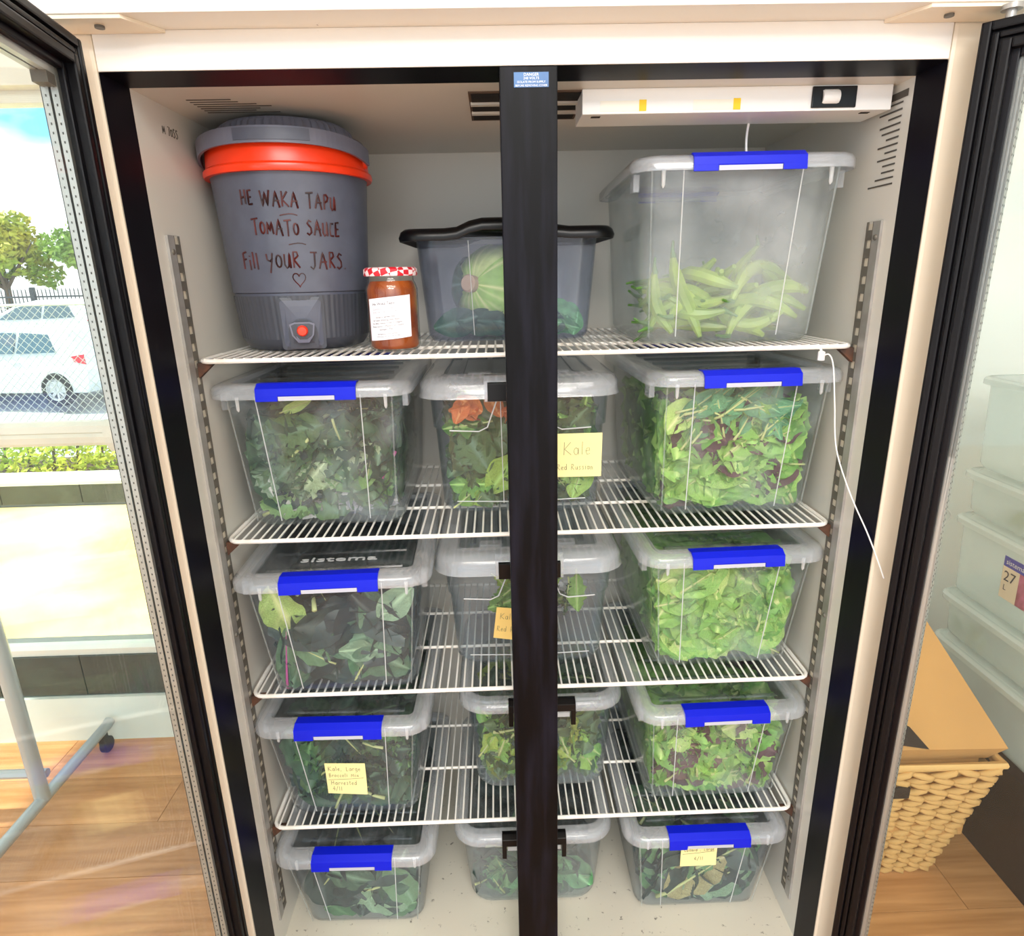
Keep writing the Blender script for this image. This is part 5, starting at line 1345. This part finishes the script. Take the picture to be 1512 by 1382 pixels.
for i, (yy, n_) in ((3, (.0, 16)), (1, (.15, 8))):
    e, d = STO[i]; q = random.Random(i)
    for k in range(n_):
        me, co = leaf_variant('kale', k % 4, 'mix_green')
        put_leaf(e, d, me, co, (-d.wb/2+.012, yy+q.uniform(-.07, .07), q.uniform(.02, .07)), Matrix.Rotation(-PI/2, 3, 'Z') @ leaf_rot(q, .3), .035, ('scrap of green leaf in the shallow bin second from the top of the stack' if i == 3 else 'scrap of green leaf in the second bin from the bottom of the stack'), 'leaf scraps in the stacked bins %s' % ('upper' if i == 3 else 'lower'), name='leaf_scrap')

# ------------------------------------------------------------------ wicker basket with a carton
bk = empty('wicker_basket', (.96, .44, ZF), 0, 'square tapered basket woven from pale water hyacinth, on the wood floor', 'basket')
BH = .40; BT, BB = .20, .118
def bw(z): return BB+(BT-BB)*z/BH
MB().loft([[(x*bw(z)*.97, y*bw(z)*.97*.9, z) for x, y in ((-1, -1), (1, -1), (1, 1), (-1, 1))] for z in (.005, BH*.5, BH-.02)], cap1=False, smooth=False).build('liner', 'wicker', bk)
def strand(side, i, row, mesh_cache={}):
    pass
nrow = 20; count = 0
for side in range(4):
    M = Matrix.Rotation(side*PI/2, 4, 'Z')
    for rw in range(nrow):
        z = .012+(BH-.03)*rw/(nrow-1); w = bw(z); nst = 7
        for k in range(nst):
            x0 = -w+2*w*(k-.15)/nst; x1 = -w+2*w*(k+1.15)/nst
            x0, x1 = max(x0, -w-.004), min(x1, w+.004)
            up = .012 if (k+rw) % 2 else -.012
            yo = -(w*.9 if side % 2 == 0 else w)-.004
            if side % 2: x0 *= .9; x1 *= .9
            jz = rnd.uniform(-.003, .003)
            o = MB().tube([M @ Vector((x0, yo+.003, z-up*.6+jz)), M @ Vector((x0*.6+x1*.4, yo-.005, z-up*.15+jz)), M @ Vector((x0*.3+x1*.7, yo-.006, z+up*.35+jz)), M @ Vector((x1, yo+.003, z+up*.7+jz))], [.004, .0105, .0095, .003], 5).build('weave_strand', 'wicker', bk, angle=False)
            count += 1
w = bw(BH)
MB().tube([(-w, -w*.9, BH), (w, -w*.9, BH), (w, w*.9, BH), (-w, w*.9, BH)], .011, 8, closed=True).build('rim', 'wicker', bk)
MB().box(-.115, -.035, -w*.9-.016, -w*.9-.008, BH-.075, BH-.045).build('handle_hole', 'dark_hole', bk)
# carton with a raised lid flap, standing in the basket
ct = empty('cardboard_carton', (.96, .44, ZF+.15), 0, 'brown cardboard carton with a sloping raised flap, sitting in the wicker basket', 'carton')
MB().box(-.165, .165, -.145, .145, 0, .245).build('box', 'cardboard', ct, bevel=.002)
fv = [(-.19, -.165, .245), (.21, -.165, .285), (.19, .15, .255), (-.19, .15, .30), (-.10, .03, .66), (-.17, .06, .66)]
MB().add([(-.20, -.17, .30), (.215, -.165, .285), (.19, .16, .27), (-.20, .16, .30), (-.10, .03, .80), (-.19, .04, .80), (-.20, -.15, .246), (.18, -.15, .246), (.17, .15, .246), (-.20, .15, .246)],
         [(0, 1, 4, 5), (1, 2, 4), (2, 3, 5, 4), (3, 0, 5), (6, 7, 1, 0), (7, 8, 2, 1), (8, 9, 3, 2), (9, 6, 0, 3), (9, 8, 7, 6)]).build('lid', 'cardboard', ct)
MB().add([(-.10, -.169, .318), (.012, -.172, .297), (-.03, -.155, .345), (-.12, -.14, .395), (-.10, -.150, .318), (.012, -.150, .297), (-.03, -.135, .345), (-.12, -.12, .395)],
         [(0, 1, 2, 3), (7, 6, 5, 4), (0, 4, 5, 1), (1, 5, 6, 2), (2, 6, 7, 3), (3, 7, 4, 0)]).build('torn_slot', 'dark_hole', ct)

# ------------------------------------------------------------------ wheeled metal stand by the window
ts = empty('wheeled_stand', (-1.46, .60, ZF), 0, 'grey tubular metal stand on casters in front of the window', 'stand')
MB().tube([(0, -.42, .095), (0, -.40, .09), (0, .33, .09), (0, .35, .095)], .018, 10).build('foot_tube', 'trolley_grey', ts)
MB().tube([(0, 0, .09), (.0, 0, .62), (-.01, 0, 1.5)], .021, 10).build('upright', 'trolley_grey', ts)
MB().tube([(0, .04, .15), (-.62, .04, .15)], .014, 8).build('cross_bar', 'trolley_grey', ts)
MB().tube([(-.62, -.42, .09), (-.62, .35, .09)], .018, 10).build('foot_tube', 'trolley_grey', ts)
MB().tube([(-.62, 0, .09), (-.62, 0, 1.5)], .021, 10).build('upright', 'trolley_grey', ts)
for x in (0, -.62):
    for y in (-.38, .30):
        c = MB().lathe([(0, -.011), (.024, -.012), (.028, -.008), (.028, .008), (.024, .012), (0, .011)], 20).build('caster', 'caster_black', ts)
        c.matrix_local = Matrix.Translation((x, y+.01, .0285)) @ Matrix.Rotation(PI/2, 4, 'Y')
        MB().box(x-.012, x+.012, y-.012, y+.012, .04, .085).build('caster_fork', 'caster_black', ts, bevel=.003)
